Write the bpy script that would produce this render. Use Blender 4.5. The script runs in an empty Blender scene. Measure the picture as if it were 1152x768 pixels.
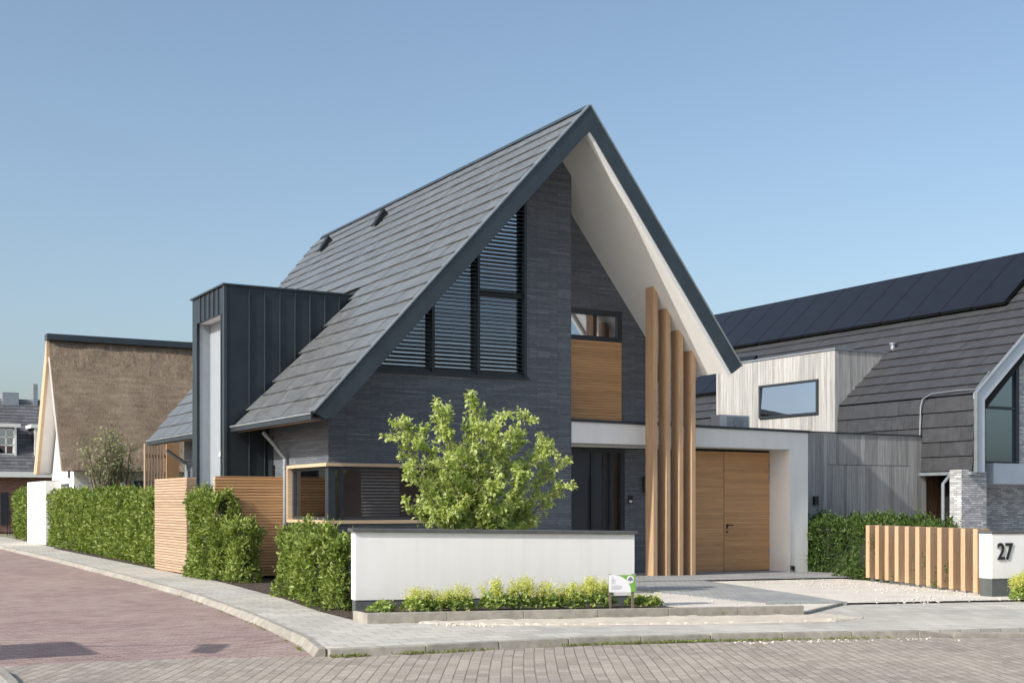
import bpy, bmesh, math, random
import numpy as np
from mathutils import Vector, Matrix, noise
PI = math.pi
scene = bpy.context.scene
COL = scene.collection

# ------------------------------------------------------------------ helpers
def gz(u):                                   # the plot falls gently to the right
    return -0.0115 * min(max(u - 8.0, 0.0), 22.0)

def tag(o, label=None, cat=None, group=None, kind=None):
    if label: o['label'] = label
    if cat: o['category'] = cat
    if group: o['group'] = group
    if kind: o['kind'] = kind
    return o

def thing(name, label, cat, loc=(0, 0, 0), group=None):
    o = bpy.data.objects.new(name, None)
    o.empty_display_size = 0.3
    COL.objects.link(o)
    o.location = loc
    return tag(o, label, cat, group)

class MB:
    """collects pieces; build() links them as one mesh with metre UVs and a per-piece random value"""
    def __init__(s): s.v = []; s.f = []; s.r = []
    def add(s, vs, fs, r=None):
        n = len(s.v); s.v += [tuple(v) for v in vs]
        r = random.random() if r is None else r
        for f in fs: s.f.append(tuple(i + n for i in f)); s.r.append(r)
    def hexa(s, p, r=None):      # p[0:4] bottom loop, p[4:8] top loop
        s.add(p, [(3, 2, 1, 0), (4, 5, 6, 7), (0, 1, 5, 4), (1, 2, 6, 5), (2, 3, 7, 6), (3, 0, 4, 7)], r)
    def box(s, x0, x1, y0, y1, z0, z1, r=None):
        s.hexa([(x0, y0, z0), (x1, y0, z0), (x1, y1, z0), (x0, y1, z0), (x0, y0, z1), (x1, y0, z1), (x1, y1, z1), (x0, y1, z1)], r)
    def prism(s, poly, axis, a, b, r=None):
        # poly in the other two axes; axis 'y': (x,z), 'x': (y,z), 'z': (x,y)
        def P(q, t): return {'y': (q[0], t, q[1]), 'x': (t, q[0], q[1]), 'z': (q[0], q[1], t)}[axis]
        n = len(poly); vs = [P(q, a) for q in poly] + [P(q, b) for q in poly]
        fs = [tuple(range(n))[::-1], tuple(range(n, 2 * n))] + [(i, (i + 1) % n, (i + 1) % n + n, i + n) for i in range(n)]
        s.add(vs, fs, r)
    def tube(s, pts, rad, n=8, r=None, cap=True):
        pts = [Vector(p) for p in pts]
        rads = rad if isinstance(rad, (list, tuple)) else [rad] * len(pts)
        vs = []
        up = None
        for i, p in enumerate(pts):
            d = (pts[min(i + 1, len(pts) - 1)] - pts[max(i - 1, 0)]).normalized()
            if up is None: up = d.orthogonal().normalized()
            a = (up - d * up.dot(d))
            a = a.normalized() if a.length > 1e-6 else d.orthogonal().normalized()
            up = a; b = d.cross(a)
            for k in range(n):
                t = 2 * PI * k / n
                vs.append(p + (a * math.cos(t) + b * math.sin(t)) * rads[i])
        fs = []
        for i in range(len(pts) - 1):
            for k in range(n):
                k2 = (k + 1) % n
                fs.append((i * n + k, i * n + k2, (i + 1) * n + k2, (i + 1) * n + k))
        if cap:
            fs.append(tuple(range(n))[::-1]); fs.append(tuple((len(pts) - 1) * n + k for k in range(n)))
        s.add(vs, fs, r)
    def disc(s, c, nrm, rad, n=24, r=None, th=0.004):
        c = Vector(c); nrm = Vector(nrm).normalized()
        s.tube([c - nrm * th / 2, c + nrm * th / 2], rad, n, r)
    def build(s, name, m, parent=None, bevel=0, smooth=False, kind=None):
        me = bpy.data.meshes.new(name)
        me.from_pydata(s.v, [], s.f)
        bm = bmesh.new(); bm.from_mesh(me)
        bmesh.ops.recalc_face_normals(bm, faces=bm.faces)
        bm.to_mesh(me); bm.free()
        me.update()
        uv = me.uv_layers.new(name='UVMap')
        at = me.attributes.new('rnd', 'FLOAT', 'FACE')
        at.data.foreach_set('value', s.r)
        for p in me.polygons:
            n = p.normal
            if abs(n.z) > 0.97 or n.length < .5: t = Vector((1, 0, 0)); b = Vector((0, 1, 0))
            else:
                t = Vector((-n.y, n.x, 0)).normalized(); b = n.cross(t)
                if abs(t.x) > abs(t.y):
                    if t.x < 0: t = -t
                elif t.y < 0: t = -t
                if b.z < 0: b = -b
            for li in p.loop_indices:
                co = me.vertices[me.loops[li].vertex_index].co
                uv.data[li].uv = (co.dot(t), co.dot(b))
        if smooth: me.shade_smooth()
        me.materials.append(m)
        o = bpy.data.objects.new(name, me); COL.objects.link(o)
        if parent is not None:
            o.parent = parent
            o.matrix_parent_inverse = Matrix.Translation(Vector(parent_world(parent))).inverted()
        if bevel:
            bv = o.modifiers.new('bevel', 'BEVEL'); bv.width = bevel; bv.segments = 2; bv.limit_method = 'ANGLE'
        if kind: o['kind'] = kind
        return o

def parent_world(o):      # parts are built in world coordinates; only the root empties carry a location
    return Vector(o.location) if o.type == 'EMPTY' else Vector((0, 0, 0))

# ------------------------------------------------------------------ materials
class NT:
    def __init__(s, name):
        s.m = bpy.data.materials.new(name); s.m.use_nodes = True
        s.t = s.m.node_tree; s.t.nodes.clear()
        s.out = s.n('ShaderNodeOutputMaterial')
        s.p = s.n('ShaderNodeBsdfPrincipled'); s.l(s.p.outputs[0], s.out.inputs[0])
    def n(s, t, **k):
        x = s.t.nodes.new(t)
        for a, b in k.items(): setattr(x, a, b)
        return x
    def l(s, a, b): s.t.links.new(a, b)
    def val(s, sock, v):
        if hasattr(v, 'links') or isinstance(v, bpy.types.NodeSocket): s.l(v, sock)
        else: sock.default_value = v
    def noise(s, vec, scale, det=3, rough=.55, dist=0):
        x = s.n('ShaderNodeTexNoise'); s.l(vec, x.inputs['Vector'])
        x.inputs['Scale'].default_value = scale; x.inputs['Detail'].default_value = det
        x.inputs['Roughness'].default_value = rough; x.inputs['Distortion'].default_value = dist
        return x.outputs['Fac']
    def vec(s, kind='UV', scale=(1, 1, 1), loc=(0, 0, 0), rot=(0, 0, 0)):
        c = s.n('ShaderNodeTexCoord'); mp = s.n('ShaderNodeMapping')
        s.l(c.outputs[kind], mp.inputs[0]); mp.inputs['Scale'].default_value = scale
        mp.inputs['Location'].default_value = loc; mp.inputs['Rotation'].default_value = rot
        return mp.outputs[0]
    def wpos(s, scale=(1, 1, 1), rot=(0, 0, 0), loc=(0, 0, 0)):
        c = s.n('ShaderNodeNewGeometry'); mp = s.n('ShaderNodeMapping')
        s.l(c.outputs['Position'], mp.inputs[0]); mp.inputs['Scale'].default_value = scale
        mp.inputs['Rotation'].default_value = rot; mp.inputs['Location'].default_value = loc
        return mp.outputs[0]
    def rnd(s):
        a = s.n('ShaderNodeAttribute', attribute_name='rnd'); return a.outputs['Fac']
    def ramp(s, fac, stops, interp='LINEAR'):
        r = s.n('ShaderNodeValToRGB'); s.l(fac, r.inputs[0]); r.color_ramp.interpolation = interp
        e = r.color_ramp.elements
        while len(e) < len(stops): e.new(.5)
        for i, (p, c) in enumerate(stops):
            e[i].position = p; e[i].color = (*c, 1) if len(c) == 3 else c
        return r.outputs[0]
    def mix(s, fac, a, b, mode='MIX'):
        x = s.n('ShaderNodeMix', data_type='RGBA', blend_type=mode)
        s.val(x.inputs[0], fac)
        for i, v in ((6, a), (7, b)):
            if isinstance(v, bpy.types.NodeSocket): s.l(v, x.inputs[i])
            else: x.inputs[i].default_value = (*v, 1) if len(v) == 3 else v
        return x.outputs[2]
    def math(s, op, a, b=0.0, c=None, clamp=False):
        x = s.n('ShaderNodeMath', operation=op, use_clamp=clamp)
        s.val(x.inputs[0], a); s.val(x.inputs[1], b)
        if c is not None: s.val(x.inputs[2], c)
        return x.outputs[0]
    def mr(s, v, a, b, c, d):
        x = s.n('ShaderNodeMapRange'); s.l(v, x.inputs[0])
        for i, q in enumerate((a, b, c, d)): x.inputs[i + 1].default_value = q
        return x.outputs[0]
    def bump(s, h, dist=.01, strength=.5, normal=None):
        b = s.n('ShaderNodeBump'); s.l(h, b.inputs['Height'])
        b.inputs['Distance'].default_value = dist; b.inputs['Strength'].default_value = strength
        if normal is not None: s.l(normal, b.inputs['Normal'])
        return b.outputs[0]
    def done(s, col=None, rough=None, normal=None, metal=None, spec=None):
        if col is not None: s.val(s.p.inputs['Base Color'], col if isinstance(col, bpy.types.NodeSocket) else (*col, 1))
        if rough is not None: s.val(s.p.inputs['Roughness'], rough)
        if normal is not None: s.l(normal, s.p.inputs['Normal'])
        if metal is not None: s.p.inputs['Metallic'].default_value = metal
        if spec is not None: s.p.inputs['Specular IOR Level'].default_value = spec
        return s.m

def sc(c, k): return tuple(x * k for x in c)

def m_plain(name, c, rough=.6, metal=0, amt=.12, scale=3, bump=0, bscale=60, spec=.5, rv=0):
    t = NT(name); v = t.wpos()
    f = t.noise(v, scale, 4)
    col = t.ramp(f, [(.25, sc(c, 1 - amt)), (.75, sc(c, 1 + amt))])
    if rv: col = t.mix(1, col, t.ramp(t.rnd(), [(0, (1 - rv,) * 3), (1, (1,) * 3)]), 'MULTIPLY')
    nr = t.bump(t.noise(v, bscale, 4), .01, bump) if bump else None
    return t.done(col, rough, nr, metal, spec)

def m_render(name, c):                     # fine plaster
    t = NT(name); v = t.wpos()
    big = t.noise(v, .7, 4, .6); fine = t.noise(v, 160, 2)
    # rain streaks below the edges
    st = t.noise(t.wpos((3.0, 3.0, .25)), 2.2, 4)
    col = t.mix(t.mr(st, .45, .8, 0, .35), c, sc(c, .80))
    col = t.mix(t.mr(big, .35, .75, 0, .25), col, sc(c, .9))
    g = t.n('ShaderNodeNewGeometry'); sp = t.n('ShaderNodeSeparateXYZ'); t.l(g.outputs['Position'], sp.inputs[0])
    low = t.math('ADD', sp.outputs[2], t.math('MULTIPLY', t.noise(v, 5, 4), -.35))
    col = t.mix(t.mr(low, -.1, .22, .22, 0), col, (.42, .38, .33))
    return t.done(col, .85, t.bump(fine, .004, .5), spec=.25)

def m_slate_brick(name, ca, cb, mort, bw=.50, bh=.045, ms=.012, rough=.6, bd=.012, spec=.5):
    t = NT(name); v = t.vec('UV')
    wob = t.n('ShaderNodeVectorMath', operation='ADD'); t.l(v, wob.inputs[0])
    cx = t.n('ShaderNodeCombineXYZ'); t.l(t.math('MULTIPLY', t.math('SUBTRACT', t.noise(v, 3.2, 3), .5), bh * .45), cx.inputs[1])
    t.l(cx.outputs[0], wob.inputs[1]); v2 = wob.outputs[0]
    b = t.n('ShaderNodeTexBrick'); t.l(v2, b.inputs['Vector'])
    b.offset = .37; b.squash = 1.0
    b.inputs['Scale'].default_value = 1; b.inputs['Brick Width'].default_value = bw; b.inputs['Row Height'].default_value = bh
    b.inputs['Mortar Size'].default_value = ms * .5; b.inputs['Mortar Smooth'].default_value = .25; b.inputs['Bias'].default_value = 0
    b.inputs['Color1'].default_value = (0, 0, 0, 1); b.inputs['Color2'].default_value = (1, 1, 1, 1); b.inputs['Mortar'].default_value = (.5, .5, .5, 1)
    tone = t.ramp(b.outputs['Color'], [(0, ca), (.55, tuple((x + y) / 2 for x, y in zip(ca, cb))), (.94, cb), (1, sc(cb, 1.12))])
    pat = t.noise(t.vec('UV', (1, 4, 1)), 9, 4, .65)
    tone = t.mix(1, tone, t.ramp(pat, [(.3, (.72, .72, .72)), (.7, (1.2, 1.2, 1.2))]), 'MULTIPLY')
    big = t.noise(v, .5, 3)
    tone = t.mix(1, tone, t.ramp(big, [(.3, (.88, .88, .9)), (.7, (1.1, 1.1, 1.08))]), 'MULTIPLY')
    col = t.mix(b.outputs['Fac'], tone, mort)
    h = t.math('SUBTRACT', t.math('ADD', t.math('MULTIPLY', b.outputs['Color'], .35), t.math('MULTIPLY', pat, .35)), b.outputs['Fac'])
    return t.done(col, rough, t.bump(h, bd, .9), spec=spec)

def m_wood(name, ca, cb, along='u', rough=.6, var=.25, gscale=1.0, spec=.35, silver=None):
    """ca..cb grain colours; boards differ by their rnd value"""
    t = NT(name)
    s = (1.2, 22, 1) if along == 'u' else (22, 1.2, 1)
    c = t.n('ShaderNodeTexCoord'); add = t.n('ShaderNodeVectorMath', operation='ADD'); t.l(c.outputs['UV'], add.inputs[0])
    cx = t.n('ShaderNodeCombineXYZ'); r = t.rnd()
    t.l(t.math('MULTIPLY', r, 37.0), cx.inputs[0]); t.l(t.math('MULTIPLY', r, 91.0), cx.inputs[1]); t.l(t.math('MULTIPLY', r, 13.0), cx.inputs[2])
    t.l(cx.outputs[0], add.inputs[1])
    mp = t.n('ShaderNodeMapping'); t.l(add.outputs[0], mp.inputs[0]); mp.inputs['Scale'].default_value = tuple(x * gscale for x in s)
    g = t.noise(mp.outputs[0], 1.6, 5, .6, .6)
    g2 = t.noise(mp.outputs[0], 9, 3)
    col = t.ramp(g, [(.28, ca), (.72, cb)])
    col = t.mix(1, col, t.ramp(r, [(0, (1 - var,) * 3), (.5, (1, 1, 1)), (1, (1 + var * .7,) * 3)]), 'MULTIPLY')
    if silver:
        w = t.noise(mp.outputs[0], .45, 4)
        col = t.mix(t.mr(w, .42, .7, 0, .75), col, silver)
    return t.done(col, rough, t.bump(t.math('ADD', g, t.math('MULTIPLY', g2, .5)), .004, .5), spec=spec)

def m_tile(name, c, rough=.5, var=.3, spec=.5, lich=0):
    t = NT(name); v = t.vec('UV'); r = t.rnd()
    f = t.noise(v, 5, 5, .65); str_ = t.noise(t.vec('UV', (26, 1.5, 1)), 1.5, 3)
    col = t.ramp(f, [(.25, sc(c, .75)), (.75, sc(c, 1.25))])
    col = t.mix(1, col, t.ramp(r, [(0, (1 - var,) * 3), (1, (1 + var,) * 3)]), 'MULTIPLY')
    col = t.mix(t.mr(str_, .5, .8, 0, .35), col, sc(c, 1.5))
    rg = t.mr(f, .3, .7, rough - .08, rough + .12)
    n = t.bump(t.math('ADD', f, t.math('MULTIPLY', str_, .4)), .006, .4)
    return t.done(col, rg, n, spec=spec)

def m_clinker(name, ca, cb, mort, rot=0, bw=.21, bh=.075, off=.5, sand=(.42, .37, .31), sandamt=.35, wob=.0):
    t = NT(name); v = t.wpos(rot=(0, 0, rot))
    if wob:
        ad = t.n('ShaderNodeVectorMath', operation='ADD'); t.l(v, ad.inputs[0])
        nn = t.n('ShaderNodeTexNoise'); t.l(v, nn.inputs['Vector']); nn.inputs['Scale'].default_value = .35
        sb = t.n('ShaderNodeVectorMath', operation='SCALE'); t.l(nn.outputs['Color'], sb.inputs[0]); sb.inputs['Scale'].default_value = wob
        t.l(sb.outputs[0], ad.inputs[1]); v = ad.outputs[0]
    b = t.n('ShaderNodeTexBrick'); t.l(v, b.inputs['Vector']); b.offset = off
    b.inputs['Scale'].default_value = 1; b.inputs['Brick Width'].default_value = bw; b.inputs['Row Height'].default_value = bh
    b.inputs['Mortar Size'].default_value = .0062; b.inputs['Mortar Smooth'].default_value = .4; b.inputs['Bias'].default_value = 0
    b.inputs['Color1'].default_value = (0, 0, 0, 1); b.inputs['Color2'].default_value = (1, 1, 1, 1); b.inputs['Mortar'].default_value = (.5, .5, .5, 1)
    tone = t.ramp(b.outputs['Color'], [(0, ca), (1, cb)])
    w = t.wpos(); fine = t.noise(w, 45, 4, .7); big = t.noise(w, .55, 5, .6); mid = t.noise(w, 3.5, 4)
    tone = t.mix(1, tone, t.ramp(fine, [(.3, (.78, .78, .78)), (.7, (1.18, 1.18, 1.18))]), 'MULTIPLY')
    tone = t.mix(1, tone, t.ramp(big, [(.3, (.86, .86, .87)), (.7, (1.1, 1.09, 1.07))]), 'MULTIPLY')
    tone = t.mix(t.math('MULTIPLY', t.mr(t.math('ADD', big, t.math('MULTIPLY', mid, .5)), .7, 1.05, 0, 1), sandamt), tone, sand)
    mo = t.mix(t.mr(mid, .4, .65, 0, 1), mort, sc(sand, .62))
    col = t.mix(b.outputs['Fac'], tone, mo)
    h = t.math('SUBTRACT', t.math('ADD', t.math('MULTIPLY', b.outputs['Color'], .3), t.math('MULTIPLY', fine, .3)), b.outputs['Fac'])
    return t.done(col, .85, t.bump(h, .010, .8), spec=.3)

def m_gravel(name, c1, c2, c3, s=75, bd=.02):
    t = NT(name); w = t.wpos()
    vo = t.n('ShaderNodeTexVoronoi'); t.l(w, vo.inputs['Vector']); vo.inputs['Scale'].default_value = s
    sp = t.n('ShaderNodeSeparateColor'); t.l(vo.outputs['Color'], sp.inputs[0])
    col = t.ramp(sp.outputs[0], [(0, c3), (.35, c1), (1, c2)])
    col = t.mix(t.mr(vo.outputs['Distance'], .35, .75, 0, .6), col, sc(c3, .6))
    big = t.noise(w, 1.2, 4)
    col = t.mix(1, col, t.ramp(big, [(.3, (.88, .88, .88)), (.7, (1.06, 1.06, 1.06))]), 'MULTIPLY')
    h = t.math('SUBTRACT', 1.0, vo.outputs['Distance'])
    return t.done(col, .9, t.bump(h, bd, .8), spec=.3)

def m_sand(name, c):
    t = NT(name); w = t.wpos()
    f = t.noise(w, 90, 4, .7); b = t.noise(w, 6, 5)
    col = t.ramp(t.math('ADD', t.math('MULTIPLY', f, .5), t.math('MULTIPLY', b, .5)), [(.3, sc(c, .72)), (.7, sc(c, 1.15))])
    return t.done(col, .95, t.bump(t.math('ADD', f, b), .02, .6), spec=.2)

def m_leaf(name, dark, mid, light, trans=.35, rough=.45, clump=2.2):
    t = NT(name); r = t.rnd(); w = t.wpos()
    cl = t.noise(w, clump, 3)
    f = t.math('ADD', t.math('MULTIPLY', r, .55), t.math('MULTIPLY', cl, .45))
    col = t.ramp(f, [(.12, dark), (.5, mid), (.88, light)])
    t.done(col, rough, spec=.4)
    tr = t.n('ShaderNodeBsdfTranslucent'); t.l(t.mix(1, col, (1.15, 1.2, .55), 'MULTIPLY'), tr.inputs[0])
    mx = t.n('ShaderNodeMixShader'); mx.inputs[0].default_value = trans
    t.l(t.p.outputs[0], mx.inputs[1]); t.l(tr.outputs[0], mx.inputs[2]); t.l(mx.outputs[0], t.out.inputs[0])
    return t.m

def m_glass(name, tint=(.75, .8, .82), refl=.3, see=.6, rcol=(.85, .9, 1), dark=(.012, .016, .02)):
    t = NT(name)
    gl = t.n('ShaderNodeBsdfGlossy'); gl.inputs['Roughness'].default_value = .0; gl.inputs['Color'].default_value = (*rcol, 1)
    w = t.noise(t.wpos(), .9, 2); t.l(t.bump(w, .02, .04), gl.inputs['Normal'])
    tr = t.n('ShaderNodeBsdfTransparent'); tr.inputs[0].default_value = (*tint, 1)
    df = t.n('ShaderNodeBsdfDiffuse'); df.inputs[0].default_value = (*dark, 1)
    m1 = t.n('ShaderNodeMixShader'); m1.inputs[0].default_value = see; t.l(df.outputs[0], m1.inputs[1]); t.l(tr.outputs[0], m1.inputs[2])
    lw = t.n('ShaderNodeLayerWeight'); lw.inputs['Blend'].default_value = .25
    fac = t.math('ADD', t.math('MULTIPLY', lw.outputs['Fresnel'], 1 - refl), refl, clamp=True)
    m2 = t.n('ShaderNodeMixShader'); t.l(fac, m2.inputs[0]); t.l(m1.outputs[0], m2.inputs[1]); t.l(gl.outputs[0], m2.inputs[2])
    t.l(m2.outputs[0], t.out.inputs[0]); return t.m

def m_thatch(name):
    t = NT(name)
    a = t.noise(t.vec('UV', (16, 2.6, 1)), 2.4, 6, .72, 1.0); b = t.noise(t.vec('UV', (1, .6, 1)), .9, 5, .65); c = t.noise(t.vec('UV', (34, 14, 1)), 1.8, 4, .7)
    d = t.noise(t.vec('UV', (1.2, 5, 1)), 1.4, 4, .6)
    f = t.math('ADD', t.math('MULTIPLY', a, .34), t.math('ADD', t.math('MULTIPLY', b, .2), t.math('ADD', t.math('MULTIPLY', c, .28), t.math('MULTIPLY', d, .18))))
    col = t.ramp(f, [(.36, (.10, .075, .055)), (.48, (.30, .235, .175)), (.62, (.58, .49, .38))])
    col = t.mix(t.mr(t.noise(t.vec('UV'), .35, 3), .4, .65, 0, .35), col, (.22, .155, .115))
    return t.done(col, .95, t.bump(t.math('ADD', a, c), .09, 1.0), spec=.15)

def m_solar(name):
    t = NT(name); v = t.vec('UV')
    b = t.n('ShaderNodeTexBrick'); t.l(v, b.inputs['Vector']); b.offset = 0
    b.inputs['Scale'].default_value = 1; b.inputs['Brick Width'].default_value = .17; b.inputs['Row Height'].default_value = .17
    b.inputs['Mortar Size'].default_value = .004
    b.inputs['Color1'].default_value = (.010, .012, .018, 1); b.inputs['Color2'].default_value = (.013, .015, .022, 1); b.inputs['Mortar'].default_value = (.022, .024, .03, 1)
    return t.done(b.outputs['Color'], .32, spec=.16)

M = {}
M['slate'] = m_slate_brick('slate_brick', (.108, .124, .150), (.170, .188, .215), (.075, .083, .096))
M['greybrick'] = m_slate_brick('grey_brick', (.36, .365, .37), (.72, .72, .72), (.26, .26, .26), .22, .055, .013, .8, .014)
M['redbrick'] = m_slate_brick('red_brick', (.17, .07, .055), (.30, .15, .12), (.22, .2, .18), .22, .063, .012, .85, .01)
M['white'] = m_render('white_plaster', (.80, .80, .785))
M['soffit'] = m_plain('soffit_paint', (.84, .845, .83), .7, amt=.03)
M['plinth'] = m_plain('dark_plinth', (.085, .095, .095), .8, amt=.2, scale=6, bump=.4)
M['zinc'] = m_plain('dark_zinc', (.040, .052, .064), .38, .35, amt=.22, scale=1.6, rv=.22)
M['fascia'] = m_plain('fascia_metal', (.050, .066, .078), .42, .25, amt=.15, scale=2.5)
M['edge'] = m_plain('zinc_trim', (.36, .39, .41), .4, .6, amt=.15)
M['pipe'] = m_plain('zinc_pipe', (.34, .37, .40), .42, .5, amt=.15, scale=5)
M['frame'] = m_plain('window_frame_dark', (.030, .038, .048), .4, amt=.1)
M['doorpaint'] = m_plain('door_paint_dark', (.038, .050, .062), .42, amt=.08)
M['black'] = m_plain('black_metal', (.015, .016, .018), .45)
M['whitepaint'] = m_plain('white_paint', (.78, .78, .76), .5, amt=.05)
M['greypaint'] = m_plain('light_grey_panel', (.30, .335, .37), .6, amt=.05)
M['bluegrey'] = m_plain('blue_grey_boarding', (.50, .56, .62), .55, amt=.05)
M['tile'] = m_tile('flat_slate_tile', (.122, .132, .138), .36, .09)
M['tiledark'] = m_tile('flat_dark_tile', (.046, .048, .053), .5, .10)
M['oldtile'] = m_tile('old_slate', (.11, .115, .125), .6, .25)
M['browntile'] = m_tile('brown_tile', (.15, .085, .06), .6, .3)
M['underlay'] = m_plain('roof_underlay', (.012, .012, .013), .9)
M['cedar_h'] = m_wood('cedar_slats', (.52, .28, .125), (.65, .39, .20), 'u', .55, .12)
M['cedar_v'] = m_wood('cedar_boards', (.30, .175, .090), (.46, .29, .165), 'v', .55, .12)
M['fin'] = m_wood('fin_wood', (.42, .27, .16), (.56, .39, .25), 'v', .6, .06)
M['oak'] = m_wood('pale_oak', (.52, .38, .24), (.66, .51, .35), 'u', .55, .06)
M['fence_h'] = m_wood('fence_slats', (.38, .265, .175), (.52, .39, .28), 'u', .65, .12)
M['larch_grey'] = m_wood('weathered_larch', (.21, .215, .215), (.44, .445, .435), 'v', .8, .28, .6, silver=(.34, .335, .32))
M['larch_pale'] = m_wood('silvered_larch', (.26, .255, .24), (.56, .55, .53), 'v', .8, .24, .6, silver=(.50, .50, .49))
M['brownwood'] = m_wood('brown_boards', (.14, .075, .04), (.26, .15, .085), 'v', .6, .3)
M['thatch'] = m_thatch('thatch')
M['solar'] = m_solar('solar_cells')
M['glass'] = m_glass('window_glass', refl=.56, see=.5)
M['glass_clear'] = m_glass('clear_glass', tint=(.92, .94, .94), refl=.10, see=.97)
M['glass_teal'] = m_glass('teal_glass', refl=.22, see=.0, dark=(.03, .09, .10))
M['interior'] = m_plain('interior_wall', (.42, .38, .36), .9)
M['red_road'] = m_clinker('red_clinkers', (.29, .20, .185), (.42, .315, .29), (.12, .085, .072), rot=math.radians(-5), sandamt=.45, wob=.12)
M['grey_road'] = m_clinker('grey_clinkers', (.30, .265, .225), (.42, .375, .325), (.17, .15, .115), rot=math.radians(-60), bw=.215, bh=.108, sandamt=.5, wob=.07)
M['paving'] = m_clinker('pavement_tiles', (.42, .405, .365), (.53, .515, .47), (.24, .225, .19), rot=math.radians(9), bw=.30, bh=.30, sandamt=.5, sand=(.56, .52, .46))
M['concrete'] = m_plain('kerb_concrete', (.33, .31, .27), .85, amt=.28, scale=7, bump=.5, rv=.15)
M['apron'] = m_clinker('grey_pavers', (.29, .30, .305), (.37, .375, .375), (.15, .15, .15), rot=math.radians(35), bw=.2, bh=.1, sandamt=.35, sand=(.5, .48, .44))
M['gravel'] = m_gravel('pale_gravel', (.78, .73, .65), (.90, .87, .81), (.62, .56, .48), 75, .010)
M['sand'] = m_sand('sand', (.62, .56, .47))
M['soil'] = m_gravel('bark_mulch', (.085, .06, .045), (.19, .15, .12), (.04, .03, .022), 40, .04)
M['ground'] = m_sand('ground_soil', (.25, .24, .16))
M['bark'] = m_plain('bark', (.16, .13, .10), .9, amt=.3, scale=12, bump=.6, bscale=40)
M['hedge'] = m_leaf('hedge_leaves', (.060, .10, .022), (.175, .245, .048), (.40, .48, .13), .3)
M['hedge_dark'] = m_leaf('dark_hedge_leaves', (.030, .065, .012), (.065, .12, .022), (.13, .20, .045), .25)
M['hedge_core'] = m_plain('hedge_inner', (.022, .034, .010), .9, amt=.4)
M['tree'] = m_leaf('tree_leaves', (.24, .33, .10), (.52, .60, .24), (.80, .82, .48), .5, .42, 3.0)
M['olive'] = m_leaf('olive_leaves', (.14, .17, .07), (.26, .31, .13), (.42, .46, .22), .3)
M['mantle_leaf'] = m_leaf('mantle_leaves', (.15, .22, .05), (.30, .40, .11), (.48, .56, .2), .3)
M['mantle_flower'] = m_leaf('mantle_flowers', (.44, .47, .09), (.62, .63, .16), (.78, .77, .30), .35)
M['weed'] = m_leaf('weeds', (.12, .15, .03), (.2, .25, .06), (.35, .38, .12), .3)
M['signgreen'] = m_plain('sign_green', (.16, .36, .06), .45, amt=.04)
M['signgrey'] = m_plain('sign_print', (.18, .2, .24), .5)
M['signwhite'] = m_plain('sign_white', (.74, .75, .78), .35, amt=.02)

# ------------------------------------------------------------------ ground sheets
def sheet(name, poly, h, m, cell=None, fn=None, thick=0):
    me = bpy.data.meshes.new(name); bm = bmesh.new()
    vs = [bm.verts.new((x, y, 0)) for x, y in poly]; f = bm.faces.new(vs)
    if f.normal.z < 0: f.normal_flip()
    cuts = [8.0, 30.0]
    xs = [p[0] for p in poly]; ys = [p[1] for p in poly]
    if cell:
        cuts = sorted(set(cuts + list(np.arange(min(xs), max(xs), cell))))
    for c in cuts:
        if min(xs) < c < max(xs):
            bmesh.ops.bisect_plane(bm, geom=bm.verts[:] + bm.edges[:] + bm.faces[:], plane_co=(c, 0, 0), plane_no=(1, 0, 0))
    if cell:
        for c in np.arange(min(ys) + cell * .37, max(ys), cell):
            bmesh.ops.bisect_plane(bm, geom=bm.verts[:] + bm.edges[:] + bm.faces[:], plane_co=(0, c, 0), plane_no=(0, 1, 0))
    bmesh.ops.triangulate(bm, faces=[f for f in bm.faces if len(f.verts) > 4])
    bmesh.ops.recalc_face_normals(bm, faces=bm.faces)
    if sum(f.normal.z for f in bm.faces) < 0: bmesh.ops.reverse_faces(bm, faces=bm.faces)
    bnd = set(v for e in bm.edges if e.is_boundary for v in e.verts)
    for v in bm.verts:
        v.co.z = gz(v.co.x) + h + (fn(v.co.x, v.co.y, v in bnd) if fn else 0)
    if thick:
        r = bmesh.ops.extrude_face_region(bm, geom=bm.faces[:])
        ex = [v for v in r['geom'] if isinstance(v, bmesh.types.BMVert)]
        low = [v for v in bm.verts if v not in set(ex)]
        for v in low: v.co.z -= thick
        bmesh.ops.recalc_face_normals(bm, faces=bm.faces)
    bm.to_mesh(me); bm.free(); me.materials.append(m)
    o = bpy.data.objects.new(name, me); COL.objects.link(o); o['kind'] = 'structure'
    return o

kerbL = [(6.7, 62), (6.62, 47.6), (6.40, 35.4), (6.12, 26.7), (5.92, 22.0), (5.70, 19.3), (5.35, 16.1), (4.98, 13.6), (4.74, 12.6)]
kerbF = [(4.9, 12.42), (5.93, 12.27), (7.61, 12.12), (9.36, 11.82), (12.03, 11.16)]
# ground falls away under everything
sheet('ground', [(-700, -700), (700, -700), (700, 900), (-700, 900)], -.14, M['ground'])
rb = [(-30, 14.3), (1.83, 13.35), (2.77, 13.31), (3.87, 13.03), (4.9, 12.55)]
road_edge = kerbL[:-1]
sheet('red_brick_road', [(x + .05, y) for x, y in kerbL] + rb[::-1] + [(-30, 62)], -.085, M['red_road'], cell=3.0)
sheet('grey_brick_road', [(-30, -14), (45, -14), (45, 2.5), (16, 9.3), (12.2, 11.12), (9.36, 11.9), (7.61, 12.2), (5.93, 12.33), (4.9, 12.56)] + [(3.87, 13.03), (2.77, 13.31), (1.83, 13.35), (-30, 14.3)], -.083, M['grey_road'])

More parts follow.
